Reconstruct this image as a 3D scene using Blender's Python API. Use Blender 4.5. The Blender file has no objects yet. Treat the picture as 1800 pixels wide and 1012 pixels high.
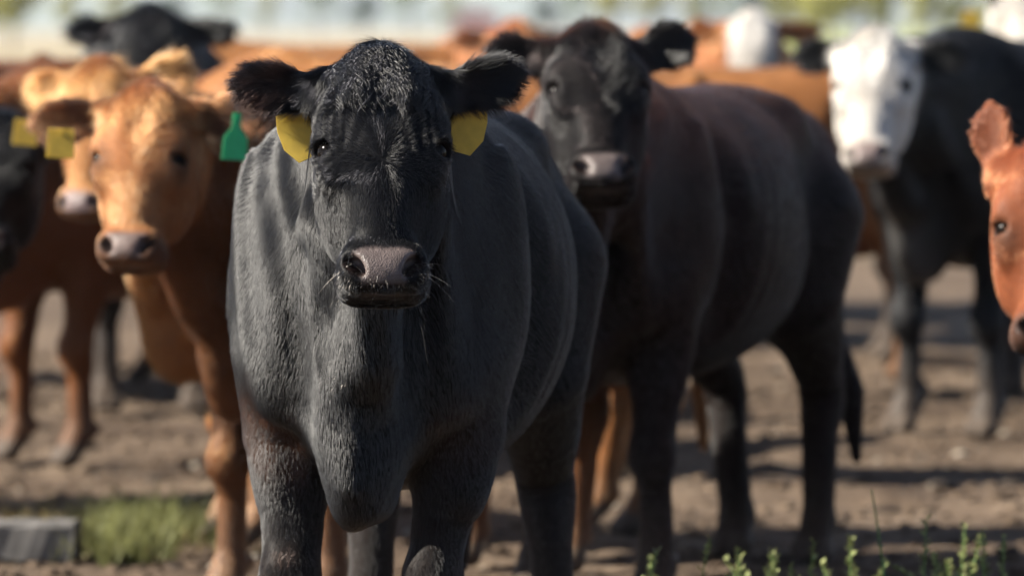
import bpy, math, random
import numpy as np
from mathutils import Vector, Matrix

R = math.radians
rng = np.random.default_rng(7)
random.seed(7)
scene = bpy.context.scene

# ------------------------------------------------------------------ camera
CAM_H, FPX = 1.42, 10000.0            # 200 mm lens on 36 mm film; FPX at the photograph's 1800 px
PITCH = math.atan(456 / FPX)
cam_d = bpy.data.cameras.new('camera')
cam_d.lens = 200.0
cam_d.sensor_width = 36.0
cam_d.clip_start = 0.1
cam_d.clip_end = 20000
cam_d.dof.use_dof = True
cam_d.dof.focus_distance = 10.12
cam_d.dof.aperture_fstop = 4.0
cam = bpy.data.objects.new('camera', cam_d)
scene.collection.objects.link(cam)
cam.location = (0, 0, CAM_H)
cam.rotation_euler = (R(90) - PITCH, 0, 0)
scene.camera = cam

# ------------------------------------------------------------------ sky, sun, exposure
SUN_EL, SUN_AZ = 34.0, 265.0           # azimuth clockwise from +Y (the view direction); 270 = from the left
to_sun = Vector((math.sin(R(SUN_AZ)) * math.cos(R(SUN_EL)), math.cos(R(SUN_AZ)) * math.cos(R(SUN_EL)), math.sin(R(SUN_EL))))
world = bpy.data.worlds.new('World')
scene.world = world
world.use_nodes = True
wn = world.node_tree.nodes
wl = world.node_tree.links
sky = wn.new('ShaderNodeTexSky')
sky.sky_type = 'NISHITA'
sky.sun_disc = False
sky.sun_elevation = R(SUN_EL)
sky.sun_rotation = R(SUN_AZ)
sky.air_density = 0.5
sky.dust_density = 0.3
sky.ozone_density = 1.5
wl.new(sky.outputs['Color'], wn['Background'].inputs['Color'])
wn['Background'].inputs['Strength'].default_value = 0.05
sun_d = bpy.data.lights.new('sun', 'SUN')
sun_d.energy = 5.0
sun_d.angle = R(0.53)
sun_d.color = (1.0, 0.93, 0.82)
sun = bpy.data.objects.new('sun', sun_d)
scene.collection.objects.link(sun)
sun.rotation_euler = (-to_sun).to_track_quat('-Z', 'Y').to_euler()
scene.view_settings.view_transform = 'Standard'
scene.view_settings.look = 'None'
scene.view_settings.exposure = 2.05
scene.view_settings.gamma = 1.0
scene.view_settings.use_curve_mapping = False
scene.render.engine = 'CYCLES'
cy = scene.cycles
cy.max_bounces = 4
cy.diffuse_bounces = 2
cy.glossy_bounces = 2
cy.transmission_bounces = 2
cy.volume_bounces = 0
cy.caustics_reflective = False
cy.caustics_refractive = False
cy.use_denoising = True
cy.use_adaptive_sampling = True
cy.adaptive_threshold = 0.02
scene.cycles_curves.shape = 'RIBBONS'

C = scene.collection


def pix(px, py, d):
    """a point at distance d on the line of sight of a pixel of the 1800 px photograph"""
    x, y = (px - 900) / FPX, -(py - 506) / FPX
    cp, sp = math.cos(PITCH), math.sin(PITCH)
    fy, fz = cp + y * sp, -sp + y * cp
    return Vector((x / fy * d, d, CAM_H + fz / fy * d))


# ------------------------------------------------------------------ noise
def _hash(i, j, k, seed):
    n = (i.astype(np.uint32) * np.uint32(374761393) + j.astype(np.uint32) * np.uint32(668265263)
         + k.astype(np.uint32) * np.uint32(2246822519) + np.uint32(seed * 3266489 + 11))
    n = (n ^ (n >> np.uint32(13))) * np.uint32(1274126177)
    n = (n ^ (n >> np.uint32(16))) * np.uint32(2654435769)
    n = n ^ (n >> np.uint32(15))
    return n.astype(np.float32) * np.float32(2.0 / 4294967295.0) - np.float32(1)


def vnoise(p, seed=0):
    p = np.asarray(p, np.float32)
    fl = np.floor(p)
    i = fl.astype(np.int64)
    f = p - fl
    u = f * f * (3 - 2 * f)
    r = 0
    for dx in (0, 1):
        wx = u[:, 0] if dx else 1 - u[:, 0]
        for dy in (0, 1):
            wy = u[:, 1] if dy else 1 - u[:, 1]
            for dz in (0, 1):
                wz = u[:, 2] if dz else 1 - u[:, 2]
                r = r + wx * wy * wz * _hash(i[:, 0] + dx, i[:, 1] + dy, i[:, 2] + dz, seed)
    return r


def fbm(p, octaves=3, seed=0):
    s, a = 0, 1.0
    for o in range(octaves):
        s = s + a * vnoise(p * (2.03 ** o), seed + o)
        a *= 0.5
    return s


def sstep(a, b, x):
    t = np.clip((x - a) / (b - a), 0, 1)
    return t * t * (3 - 2 * t)


def norm(v):
    return v / np.maximum(np.linalg.norm(v, axis=-1, keepdims=True), 1e-9)


# ------------------------------------------------------------------ distance-field modelling
def smin(a, b, k):
    h = np.maximum(k - np.abs(a - b), 0) / k
    return np.minimum(a, b) - h * h * k * 0.25


def smax(a, b, k):
    return -smin(-a, -b, k)


class Ell:
    def __init__(s, c, r, k=0.05, rot=None, sub=False):
        s.c, s.r, s.k, s.rot, s.sub = np.array(c, np.float32), np.array(r, np.float32), k, rot, sub
        m = max(r) + k + 0.03
        s.lo, s.hi = s.c - m, s.c + m

    def d(s, p):
        q = p - s.c
        if s.rot is not None:
            q = q @ s.rot
        a = q / s.r; k0 = np.sqrt(np.einsum('ij,ij->i', a, a))
        a = a / s.r; k1 = np.sqrt(np.einsum('ij,ij->i', a, a))
        return k0 * (k0 - 1) / np.maximum(k1, 1e-6)


class Tube:
    """chain of tapered capsules; sq = (axis, factor) narrows it along an axis"""
    def __init__(s, pts, k=0.05, sq=None, sub=False):
        s.pts = [(np.array(p[:3], np.float32), p[3]) for p in pts]
        s.k, s.sq, s.sub = k, sq, sub
        a = np.array([p[:3] for p in pts])
        m = max(p[3] for p in pts) + k + 0.03
        s.lo, s.hi = a.min(0) - m, a.max(0) + m

    def d(s, p):
        best = None
        for (a, ra), (b, rb) in zip(s.pts[:-1], s.pts[1:]):
            ba = b - a
            ba = ba.astype(np.float32); t = np.clip((p - a) @ (ba / np.float32(max(float(ba @ ba), 1e-9))), 0, 1)
            q = p - a - t[:, None] * ba
            if s.sq is not None:
                ax, f = s.sq
                ax = np.array(ax, np.float32)
                q = q + ((f - 1) * (q @ ax))[:, None] * ax
            r = ra + (rb - ra) * t
            d = np.sqrt(np.einsum('ij,ij->i', q, q)) - r
            best = d if best is None else np.minimum(best, d)
        return best


class Loft:
    """stations along the local first axis: (u, half width, up, down, exponent)"""
    def __init__(s, M, o, st, k=0.05, mid=0.0, box=None):
        st = np.array(st, np.float32)
        s.M, s.o, s.st, s.k, s.mid, s.sub = M, np.array(o, np.float32), st, k, mid, False
        # smooth the stations with a cubic resample
        uu = np.linspace(st[0, 0], st[-1, 0], 160)
        s.uu = uu
        s.tab = [np.array([_cr(st[:, 0], st[:, c], x) for x in uu], np.float32) for c in range(1, st.shape[1])]
        c = s.o + M[:, 0] * (st[0, 0] + st[-1, 0]) / 2
        m = (st[-1, 0] - st[0, 0]) / 2 + 0.1 if box is None else box
        m = max(m, float(np.abs(st[:, 1:4]).max()) + 0.1)
        s.lo, s.hi = c - m, c + m

    def d(s, p):
        q = (p - s.o) @ s.M
        u = q[:, 0]
        hw, up, dn, ex = [np.interp(u, s.uu, t) for t in s.tab[:4]]
        mid = (up + dn) / 2 if s.mid is None else s.mid
        z = q[:, 2] - mid
        h = np.where(z > 0, up - mid, mid - dn)
        h = np.maximum(h, 0.004)
        hw = np.maximum(hw, 0.004)
        f = (np.abs(q[:, 1] / hw) ** ex + np.abs(z / h) ** ex) ** (1 / ex)
        r = np.hypot(q[:, 1], z)
        f = np.maximum(f, 1e-4)
        d = np.where(r > 1e-4, r * (1 - 1 / f), -np.minimum(hw, h))
        over = np.maximum(s.uu[0] - u, u - s.uu[-1])
        return np.where(over > 0, np.hypot(np.maximum(d, 0), over), d)


def _cr(xs, ys, x):
    """monotone-ish cubic interpolation through stations"""
    i = int(np.clip(np.searchsorted(xs, x) - 1, 0, len(xs) - 2))
    h = xs[i + 1] - xs[i]
    t = (x - xs[i]) / h

    def sl(j):
        if j <= 0:
            return (ys[1] - ys[0]) / (xs[1] - xs[0])
        if j >= len(xs) - 1:
            return (ys[-1] - ys[-2]) / (xs[-1] - xs[-2])
        return (ys[j + 1] - ys[j - 1]) / (xs[j + 1] - xs[j - 1])
    m0, m1 = sl(i) * h, sl(i + 1) * h
    return ((2 * t ** 3 - 3 * t ** 2 + 1) * ys[i] + (t ** 3 - 2 * t ** 2 + t) * m0
            + (-2 * t ** 3 + 3 * t ** 2) * ys[i + 1] + (t ** 3 - t ** 2) * m1)


class Ear:
    def __init__(s, base, e, n, L, W, th, k=0.03, cup=0.45, scale=1.0):
        e = np.array(e, float); e /= np.linalg.norm(e)
        n = np.array(n, float); n = n - e * (n @ e); n /= np.linalg.norm(n)
        y = np.cross(n, e)
        s.M = np.stack([e, y, n], 1).astype(np.float32)
        s.b = np.array(base, np.float32)
        s.L, s.W, s.th, s.k, s.cup, s.sub = L, W, th, k, cup, False
        tip = s.b + s.M[:, 0] * L
        m = W + 0.06
        s.lo, s.hi = np.minimum(s.b, tip) - m, np.maximum(s.b, tip) + m

    def d(s, p):
        q = (p - s.b) @ s.M
        t = np.clip(q[:, 0] / s.L, 0, 1)
        w = s.W * (0.45 + 0.55 * np.sin(np.pi * 0.5 * np.clip(t * 1.6, 0, 1)) ** 1.2) * np.sqrt(np.clip(1.0 - np.clip((t - 0.45) / 0.56, 0, 1) ** 2.4, 0.01, 1))
        y = q[:, 1]
        z = q[:, 2] - s.cup * (y * y) / s.W + s.cup * 0.25 * s.W
        th = s.th * (1.25 - 0.45 * t)
        ex = np.maximum(-q[:, 0], q[:, 0] - s.L)
        ex = np.maximum(ex, 0)
        k0 = np.sqrt((y / w) ** 2 + (z / th) ** 2 + (ex / s.th) ** 2)
        k1 = np.sqrt((y / w ** 2) ** 2 + (z / th ** 2) ** 2 + (ex / s.th ** 2) ** 2)
        return k0 * (k0 - 1) / np.maximum(k1, 1e-6)


def field(prims, p, masked=True):
    """the smooth union of all prims at p, worked out cell by cell so that only nearby prims count"""
    if masked is True and len(p) > 3000:
        cell = 0.15 if len(p) > 800000 else 0.22 if len(p) > 150000 else 0.34
        key = np.floor(p / cell).astype(np.int64)
        key = key[:, 0] * 1000003 + key[:, 1] * 1009 + key[:, 2]
        order = np.argsort(key, kind='stable')
        cuts = np.nonzero(np.diff(key[order]))[0] + 1
        out = np.empty(len(p), np.float32)
        LO, HI = np.array([r.lo for r in prims]), np.array([r.hi for r in prims])
        for g in np.split(order, cuts):
            q = p[g]
            lo, hi = q.min(0), q.max(0)
            near = [prims[i] for i in np.nonzero(((HI > lo) & (LO < hi)).all(1))[0]]
            out[g] = field(near, q, 'all')
        return out
    masked = bool(masked)
    d = np.full(len(p), 1e3, np.float32)
    for pr in prims:
        if masked:
            m = np.all((p > pr.lo) & (p < pr.hi), axis=1)
            if not m.any():
                continue
            ix = np.nonzero(m)[0]
            q = p[ix]
            dd = pr.d(q).astype(np.float32)
            d[ix] = smax(d[ix], -dd, pr.k) if pr.sub else smin(d[ix], dd, pr.k)
        else:
            dd = pr.d(p).astype(np.float32)
            d = smax(d, -dd, pr.k) if pr.sub else smin(d, dd, pr.k)
    return d


def mesh_field(prims, h, wx=None, wf=2.0):
    """surface nets; behind x = wx the cells are wf times longer"""
    def un(a):
        a = np.array(a, np.float32)
        if wx is not None:
            a[..., 0] = np.where(a[..., 0] < wx, wx + (a[..., 0] - wx) * wf, a[..., 0])
        return a
    lo = np.min([p.lo for p in prims if not p.sub], axis=0)
    hi = np.max([p.hi for p in prims if not p.sub], axis=0)
    lo[2] = max(lo[2], -0.06)
    if wx is not None:
        lo[0] = wx + (lo[0] - wx) / wf
    B = 4
    H = h * B
    nb = np.ceil((hi - lo) / H).astype(int) + 1
    ax = [lo[i] + (np.arange(nb[i]) + 0.5 - 0.5 / B) * H for i in range(3)]
    g = np.stack(np.meshgrid(*ax, indexing='ij'), -1).reshape(-1, 3).astype(np.float32)
    dc = field(prims, un(g)).reshape(nb)
    near = np.abs(dc) < H * (1.35 if wx is None else 1.6)
    F = np.repeat(np.repeat(np.repeat(np.where(dc < 0, -1.0, 1.0).astype(np.float32), B, 0), B, 1), B, 2)
    blk = np.argwhere(near)
    off = np.stack(np.meshgrid(*[np.arange(B)] * 3, indexing='ij'), -1).reshape(-1, 3)
    for s in range(0, len(blk), 60000):
        b = blk[s:s + 60000]
        ijk = (b[:, None, :] * B + off[None]).reshape(-1, 3)
        p = un(lo + ijk * h)
        F[ijk[:, 0], ijk[:, 1], ijk[:, 2]] = field(prims, p)
    S = F < 0
    cnt = np.zeros(np.array(F.shape) - 1, np.uint8)
    for a in (0, 1):
        for b in (0, 1):
            for c in (0, 1):
                cnt += S[a:S.shape[0] - 1 + a, b:S.shape[1] - 1 + b, c:S.shape[2] - 1 + c]
    cells = np.argwhere((cnt > 0) & (cnt < 8))
    idx = np.full(cnt.shape, -1, np.int32)
    idx[cells[:, 0], cells[:, 1], cells[:, 2]] = np.arange(len(cells))
    cor = [np.array(c) for c in ((0, 0, 0), (1, 0, 0), (0, 1, 0), (1, 1, 0), (0, 0, 1), (1, 0, 1), (0, 1, 1), (1, 1, 1))]
    val = [F[cells[:, 0] + c[0], cells[:, 1] + c[1], cells[:, 2] + c[2]] for c in cor]
    acc = np.zeros((len(cells), 3))
    n = np.zeros(len(cells))
    for i in range(8):
        for j in range(i + 1, 8):
            if np.abs(cor[i] - cor[j]).sum() == 1:
                fa, fb = val[i], val[j]
                x = (fa < 0) != (fb < 0)
                t = np.where(x, fa / np.where(x, fa - fb, 1), 0)
                acc += np.where(x[:, None], cor[i] + t[:, None] * (cor[j] - cor[i]), 0)
                n += x
    V = un(lo + (cells + acc / n[:, None]) * h)
    quads = []
    for axis in range(3):
        o1, o2 = [(1, 2), (2, 0), (0, 1)][axis]
        sl_a = [slice(None)] * 3
        sl_b = [slice(None)] * 3
        sl_a[axis] = slice(0, -1)
        sl_b[axis] = slice(1, None)
        ch = S[tuple(sl_a)] != S[tuple(sl_b)]
        e = np.argwhere(ch)
        e = e[(e[:, o1] > 0) & (e[:, o2] > 0) & (e[:, o1] < F.shape[o1] - 1) & (e[:, o2] < F.shape[o2] - 1)]
        d1 = np.zeros(3, int); d1[o1] = 1
        d2 = np.zeros(3, int); d2[o2] = 1
        q = [idx[tuple((e - a).T)] for a in (d1 + d2, d2, 0 * d1, d1)]
        q = np.stack(q, 1)
        inside = S[tuple(e.T)]
        q[~inside] = q[~inside][:, ::-1]
        quads.append(q)
    Q = np.concatenate(quads)
    Q = Q[(Q >= 0).all(1)]
    V = V.astype(np.float32)
    for _ in range(1):
        g = grad(prims, V)
        d = field(prims, V)
        V = V - np.clip(d, -h, h)[:, None] * g
    return V, Q


TET = np.array([(1, -1, -1), (-1, -1, 1), (-1, 1, -1), (1, 1, 1)], np.float32)


def grad(prims, V, e=0.002):
    g = 0
    for t in TET:
        g = g + t * field(prims, (V + t * e).astype(np.float32))[:, None]
    return norm(g).astype(np.float32)


def vert_normals(V, Q):
    n = np.cross(V[Q[:, 2]] - V[Q[:, 0]], V[Q[:, 3]] - V[Q[:, 1]])
    N = np.zeros_like(V)
    for c in range(4):
        for a in range(3):
            N[:, a] += np.bincount(Q[:, c], n[:, a], len(V))
    return norm(N)


def np_mesh(name, V, Q, mat=None, col=None, smooth=True, wet=None):
    me = bpy.data.meshes.new(name)
    k = Q.shape[1]
    me.vertices.add(len(V))
    me.vertices.foreach_set('co', np.ascontiguousarray(V, np.float32).ravel())
    me.loops.add(Q.size)
    me.loops.foreach_set('vertex_index', np.ascontiguousarray(Q, np.int32).ravel())
    me.polygons.add(len(Q))
    me.polygons.foreach_set('loop_start', np.arange(len(Q), dtype=np.int32) * k)
    me.polygons.foreach_set('use_smooth', np.full(len(Q), smooth))
    if col is not None:
        a = me.attributes.new('coat', 'FLOAT_COLOR', 'POINT')
        a.data.foreach_set('color', np.concatenate([col, np.ones((len(col), 1))], 1).astype(np.float32).ravel())
    if wet is not None:
        a = me.attributes.new('wet', 'FLOAT', 'POINT')
        a.data.foreach_set('value', wet.astype(np.float32))
    me.update(calc_edges=True)
    if mat:
        me.materials.append(mat)
    return me


def link(name, data, parent=None):
    o = bpy.data.objects.new(name, data)
    C.objects.link(o)
    if parent:
        o.parent = parent
    return o


def tagit(o, label, cat, group=None):
    o['label'], o['category'] = label, cat
    if group:
        o['group'] = group
    return o


# ------------------------------------------------------------------ materials
def mat_new(name):
    m = bpy.data.materials.new(name)
    m.use_nodes = True
    return m, m.node_tree.nodes, m.node_tree.links, m.node_tree.nodes['Principled BSDF']


def coat_material():
    m, n, l, b = mat_new('cow_hide')
    a = n.new('ShaderNodeAttribute'); a.attribute_name = 'coat'
    w = n.new('ShaderNodeAttribute'); w.attribute_name = 'wet'
    tc = n.new('ShaderNodeTexCoord')
    nz = n.new('ShaderNodeTexNoise')
    nz.inputs['Scale'].default_value = 55
    nz.inputs['Detail'].default_value = 4
    l.new(tc.outputs['Object'], nz.inputs['Vector'])
    mp = n.new('ShaderNodeMapRange')
    mp.inputs['To Min'].default_value = 0.65
    mp.inputs['To Max'].default_value = 1.35
    l.new(nz.outputs['Fac'], mp.inputs['Value'])
    mx = n.new('ShaderNodeVectorMath'); mx.operation = 'SCALE'
    l.new(a.outputs['Color'], mx.inputs[0])
    l.new(mp.outputs['Result'], mx.inputs['Scale'])
    l.new(mx.outputs['Vector'], b.inputs['Base Color'])
    rg = n.new('ShaderNodeMapRange')
    rg.inputs['To Min'].default_value = 0.55
    rg.inputs['To Max'].default_value = 0.42
    l.new(w.outputs['Fac'], rg.inputs['Value'])
    l.new(rg.outputs['Result'], b.inputs['Roughness'])
    vo = n.new('ShaderNodeTexVoronoi'); vo.inputs['Scale'].default_value = 330
    l.new(tc.outputs['Object'], vo.inputs['Vector'])
    bm = n.new('ShaderNodeBump')
    bm.inputs['Distance'].default_value = 0.0009
    bm.invert = True
    l.new(w.outputs['Fac'], bm.inputs['Strength'])
    l.new(vo.outputs['Distance'], bm.inputs['Height'])
    b2 = n.new('ShaderNodeBump')
    b2.inputs['Distance'].default_value = 0.004
    b2.inputs['Strength'].default_value = 0.2
    l.new(nz.outputs['Fac'], b2.inputs['Height'])
    l.new(bm.outputs['Normal'], b2.inputs['Normal'])
    l.new(b2.outputs['Normal'], b.inputs['Normal'])
    sp = n.new('ShaderNodeMapRange')
    sp.inputs['To Min'].default_value = 0.07
    sp.inputs['To Max'].default_value = 0.30
    l.new(w.outputs['Fac'], sp.inputs['Value'])
    l.new(sp.outputs['Result'], b.inputs['Specular IOR Level'])
    return m


def hair_material(rough=0.22, name='cow_hair', ior=1.43, offset=0.33):
    m, n, l, b = mat_new(name)
    n.remove(b)
    h = n.new('ShaderNodeBsdfHairPrincipled')
    h.parametrization = 'COLOR'
    a = n.new('ShaderNodeAttribute'); a.attribute_name = 'hair_colour'
    l.new(a.outputs['Color'], h.inputs['Color'])
    h.inputs['Roughness'].default_value = rough
    h.inputs['Radial Roughness'].default_value = 0.85
    h.inputs['Offset'].default_value = offset
    h.inputs['Random Roughness'].default_value = 0.3
    h.inputs['IOR'].default_value = ior
    l.new(h.outputs['BSDF'], n['Material Output'].inputs['Surface'])
    return m


def plain(name, col, rough=0.6, spec=0.5, noise=0.0, scale=20):
    m, n, l, b = mat_new(name)
    b.inputs['Roughness'].default_value = rough
    b.inputs['Specular IOR Level'].default_value = spec
    nz = n.new('ShaderNodeTexNoise')
    nz.inputs['Scale'].default_value = scale
    nz.inputs['Detail'].default_value = 5
    tc = n.new('ShaderNodeTexCoord')
    l.new(tc.outputs['Object'], nz.inputs['Vector'])
    rp = n.new('ShaderNodeValToRGB')
    rp.color_ramp.elements[0].position = 0.3
    rp.color_ramp.elements[1].position = 0.7
    rp.color_ramp.elements[0].color = (*[c * (1 - noise) for c in col], 1)
    rp.color_ramp.elements[1].color = (*[min(1, c * (1 + noise)) for c in col], 1)
    l.new(nz.outputs['Fac'], rp.inputs['Fac'])
    l.new(rp.outputs['Color'], b.inputs['Base Color'])
    return m


def tag_plastic(name, col):
    m = plain(name, col, 0.5, 0.4, 0.16, 45)
    n, l = m.node_tree.nodes, m.node_tree.links
    tr = n.new('ShaderNodeBsdfTranslucent')
    tr.inputs['Color'].default_value = (*col, 1)
    mx = n.new('ShaderNodeMixShader')
    mx.inputs[0].default_value = 0.45
    l.new(n['Principled BSDF'].outputs[0], mx.inputs[1])
    l.new(tr.outputs[0], mx.inputs[2])
    l.new(mx.outputs[0], n['Material Output'].inputs['Surface'])
    return m


HIDE = coat_material()
HAIR = hair_material()
HAIR_SOFT = hair_material(0.45, 'soft_cow_hair', 1.25, 0.05)
M_EYE = plain('eyeball', (0.004, 0.003, 0.0025), 0.16, 0.06, 0.3, 60)
M_YELLOW = tag_plastic('yellow_tag_plastic', (0.66, 0.485, 0.085))
M_GREEN = tag_plastic('green_tag_plastic', (0.06, 0.46, 0.22))


# ------------------------------------------------------------------ the cow
BLACK = np.array((0.0042, 0.0042, 0.0048))
DARKBROWN = np.array((0.055, 0.024, 0.016))
RED = np.array((0.155, 0.058, 0.021))
ORANGE = np.array((0.22, 0.094, 0.034))
WHITE = np.array((0.37, 0.35, 0.32))
HEAD_ST = [  # u, half width, front, back, exponent
    (0.004, 0.010, 0.020, -0.020, 2.0),
    (0.012, 0.036, 0.046, -0.060, 2.0),
    (0.030, 0.064, 0.072, -0.090, 2.1),
    (0.065, 0.090, 0.094, -0.108, 2.2),
    (0.115, 0.108, 0.106, -0.120, 2.4),
    (0.170, 0.110, 0.110, -0.135, 2.6),
    (0.220, 0.104, 0.106, -0.145, 2.6),
    (0.280, 0.088, 0.098, -0.138, 2.5),
    (0.340, 0.073, 0.090, -0.105, 2.4),
    (0.390, 0.064, 0.083, -0.078, 2.4),
    (0.430, 0.067, 0.078, -0.066, 2.4),
    (0.455, 0.068, 0.068, -0.054, 2.4),
    (0.470, 0.060, 0.050, -0.044, 2.3),
    (0.480, 0.034, 0.024, -0.026, 2.0),
    (0.483, 0.006, 0.004, -0.010, 2.0)]
TORSO_ST = [
    (-1.00, 0.03, 1.10, 1.00, 2.0),
    (-0.97, 0.10, 1.17, 0.90, 2.1),
    (-0.90, 0.165, 1.215, 0.78, 2.1),
    (-0.75, 0.220, 1.255, 0.68, 2.05),
    (-0.52, 0.262, 1.275, 0.60, 2.05),
    (-0.25, 0.315, 1.270, 0.545, 2.1),
    (0.05, 0.335, 1.270, 0.525, 2.15),
    (0.28, 0.305, 1.285, 0.530, 2.2),
    (0.46, 0.245, 1.300, 0.560, 2.2),
    (0.62, 0.205, 1.255, 0.600, 2.2),
    (0.74, 0.150, 1.150, 0.660, 2.1),
    (0.82, 0.070, 1.000, 0.760, 2.0)]


def head_frame(poll, yaw, pitch, roll=0):
    cy_, sy = math.cos(R(yaw)), math.sin(R(yaw))
    cp, sp = math.cos(R(pitch)), math.sin(R(pitch))
    f = np.array((cy_, sy, 0.0))
    v = np.array((-sy, cy_, 0.0))
    z = np.array((0, 0, 1.0))
    u = f * sp - z * cp
    w = f * cp + z * sp
    cr, sr = math.cos(R(roll)), math.sin(R(roll))
    u, v = u * cr + v * sr, v * cr - u * sr
    return np.stack([u, v, w], 1).astype(np.float32)


def cow_prims(sp):
    P = np.array(sp['poll'], np.float32)
    Mh = head_frame(P, sp.get('hyaw', 0), sp.get('hpitch', 27), sp.get('hroll', 0))

    def H(u, v, w):
        return P + Mh @ np.array((u, v, w), np.float32)
    fat = sp.get('fat', 1.0)
    st = [(x, hw * fat, t, b, e) for x, hw, t, b, e in TORSO_ST]
    I = np.eye(3, dtype=np.float32)
    pr = [Loft(I, (0, 0, 0), st, mid=None)]
    top, thr = H(0.11, 0, -0.075), H(0.25, 0, -0.085)
    m1 = (np.array((0.42, 0, 1.12)) + top) / 2 + np.array((0, 0, 0.0))
    m2 = (np.array((0.60, 0, 0.93)) + thr) / 2
    pr += [Tube([(0.38, 0, 1.09, 0.19), (*m1, 0.150), (*top, 0.098)], 0.10),
           Tube([(0.55, 0, 0.93, 0.205), (*m2, 0.130), (*thr, 0.070)], 0.10)]
    # dewlap and brisket
    b0 = H(0.30, 0, -0.13)
    bz = sp.get('brisket', 0.50)
    bm = (b0 + np.array((0.76, 0, bz + 0.17))) / 2 + np.array((-0.03, 0, -0.03))
    pr += [Tube([(*b0, 0.035), (*bm, 0.062), (0.765, 0, bz + 0.24, 0.074), (0.745, 0, bz + 0.055, 0.040), (0.66, 0, bz + 0.06, 0.045)], 0.06, sq=((0, 1, 0), 1.0)),
           Ell((0.66, 0, bz + 0.20), (0.155, 0.088, 0.175), 0.06),
           Tube([(*(b0 * 0.8 + bm * 0.2), 0.014), (*(bm + np.array((0.055, 0.012, 0))), 0.022), (0.835, 0.015, bz + 0.27, 0.024), (0.800, 0.0, bz + 0.10, 0.020), (0.72, -0.01, bz + 0.015, 0.012)], 0.045)]
    for s in (1, -1):
        pr += [Ell((0.47, 0.166 * s, 0.90), (0.140, 0.085, 0.25), 0.065),       # shoulder
               Ell((0.605, 0.150 * s, 0.80), (0.085, 0.070, 0.115), 0.05),        # point of the shoulder
               Ell((-0.66, 0.165 * s, 0.88), (0.25, 0.11, 0.29), 0.10),        # thigh
               Ell((-0.47, 0.165 * s, 1.175), (0.075, 0.06, 0.055), 0.10),        # hook bone
               Ell((-0.93, 0.10 * s, 1.13), (0.05, 0.045, 0.06), 0.07)]        # pin bone
    for s in (1, -1):
        pr += [Tube([(0.31, 0.275 * s, 1.10, 0.020), (0.285, 0.315 * s, 0.92, 0.030), (0.31, 0.285 * s, 0.72, 0.025)], 0.11, sub=True),   # groove behind the shoulder
               Ell((-0.40, 0.335 * s, 1.03), (0.12, 0.055, 0.10), 0.11, sub=True),                                                   # hollow of the flank
               Tube([(-0.40, 0.315 * s, 0.90, 0.015), (-0.43, 0.300 * s, 0.74, 0.025)], 0.09, sub=True),
               Ell((0.42, 0.225 * s, 1.00), (0.045, 0.030, 0.16), 0.10),                                                             # ridge of the shoulder blade
               Ell((0.485, 0.172 * s, 0.62), (0.062, 0.045, 0.11), 0.05)]                                                            # forearm muscle
    # skin folds of the neck
    for s in (1, -1):
        a = H(0.22, 0.085 * s, -0.14)
        pr += [Tube([(*(a * 0.75 + np.array((0.5, 0.14 * s, 0.95)) * 0.25), 0.030), (*(a * 0.4 + np.array((0.62, 0.13 * s, 0.80)) * 0.6), 0.040), (0.63, 0.145 * s, 0.74, 0.03)], 0.06)]
        pr += [Tube([(0.845, 0.122 * s, 1.00, 0.024), (0.805, 0.130 * s, 0.86, 0.030), (0.755, 0.128 * s, 0.72, 0.022)], 0.07, sub=True)]
    off = sp.get('legs', {})
    for nm, s in (('fl', 1), ('fr', -1)):
        dx, dy = off.get(nm, (0, 0))
        yb = 0.14 * s
        pr += [Tube([(0.50, yb, 0.80, 0.115), (0.47, 0.155 * s, 0.66, 0.092), (0.49 + dx * .4, 0.150 * s + dy * .4, 0.50, 0.058), (0.505 + dx * .6, 0.148 * s + dy * .6, 0.41, 0.053),
                     (0.515 + dx * .65, 0.148 * s + dy * .65, 0.36, 0.055), (0.50 + dx * .8, 0.148 * s + dy * .8, 0.29, 0.038), (0.50 + dx * .95, 0.150 * s + dy * .95, 0.14, 0.041),
                     (0.505 + dx, 0.150 * s + dy, 0.105, 0.050), (0.53 + dx, 0.150 * s + dy, 0.07, 0.044)], 0.05)]
        pr += [Ell((0.530 + dx * .62, 0.148 * s + dy * .62, 0.385), (0.046, 0.052, 0.055), 0.03),
               Ell((0.455 + dx * .95, 0.150 * s + dy * .95, 0.115), (0.022, 0.040, 0.022), 0.02)]
        for t in (1, -1):
            pr += [Tube([(0.53 + dx, 0.150 * s + dy + 0.020 * t, 0.075, 0.028), (0.565 + dx, 0.150 * s + dy + 0.026 * t, 0.034, 0.034), (0.595 + dx, 0.150 * s + dy + 0.022 * t, 0.020, 0.020)], 0.012)]
    for nm, s in (('hl', 1), ('hr', -1)):
        dx, dy = off.get(nm, (0, 0))
        yb = 0.165 * s
        pr += [Tube([(-0.62, 0.18 * s, 0.92, 0.17), (-0.56, 0.195 * s, 0.72, 0.120), (-0.72 + dx * .3, 0.18 * s + dy * .3, 0.58, 0.082), (-0.82 + dx * .5, yb + dy * .5, 0.49, 0.062),
                     (-0.83 + dx * .6, yb + dy * .6, 0.43, 0.058), (-0.79 + dx * .75, yb + dy * .75, 0.33, 0.047), (-0.765 + dx * .95, yb + dy * .95, 0.15, 0.045),
                     (-0.76 + dx, yb + dy, 0.105, 0.052), (-0.735 + dx, yb + dy, 0.07, 0.046)], 0.05),
               Tube([(-0.85 + dx * .4, yb + dy * .4, 0.535, 0.028), (-0.80 + dx * .1, 0.18 * s, 0.72, 0.05), (-0.88, 0.14 * s, 0.95, 0.07)], 0.05)]
        for t in (1, -1):
            pr += [Tube([(-0.735 + dx, yb + dy + 0.020 * t, 0.075, 0.028), (-0.70 + dx, yb + dy + 0.026 * t, 0.034, 0.034), (-0.67 + dx, yb + dy + 0.022 * t, 0.020, 0.020)], 0.012)]
    ty = sp.get('tail', 0.0)
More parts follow.
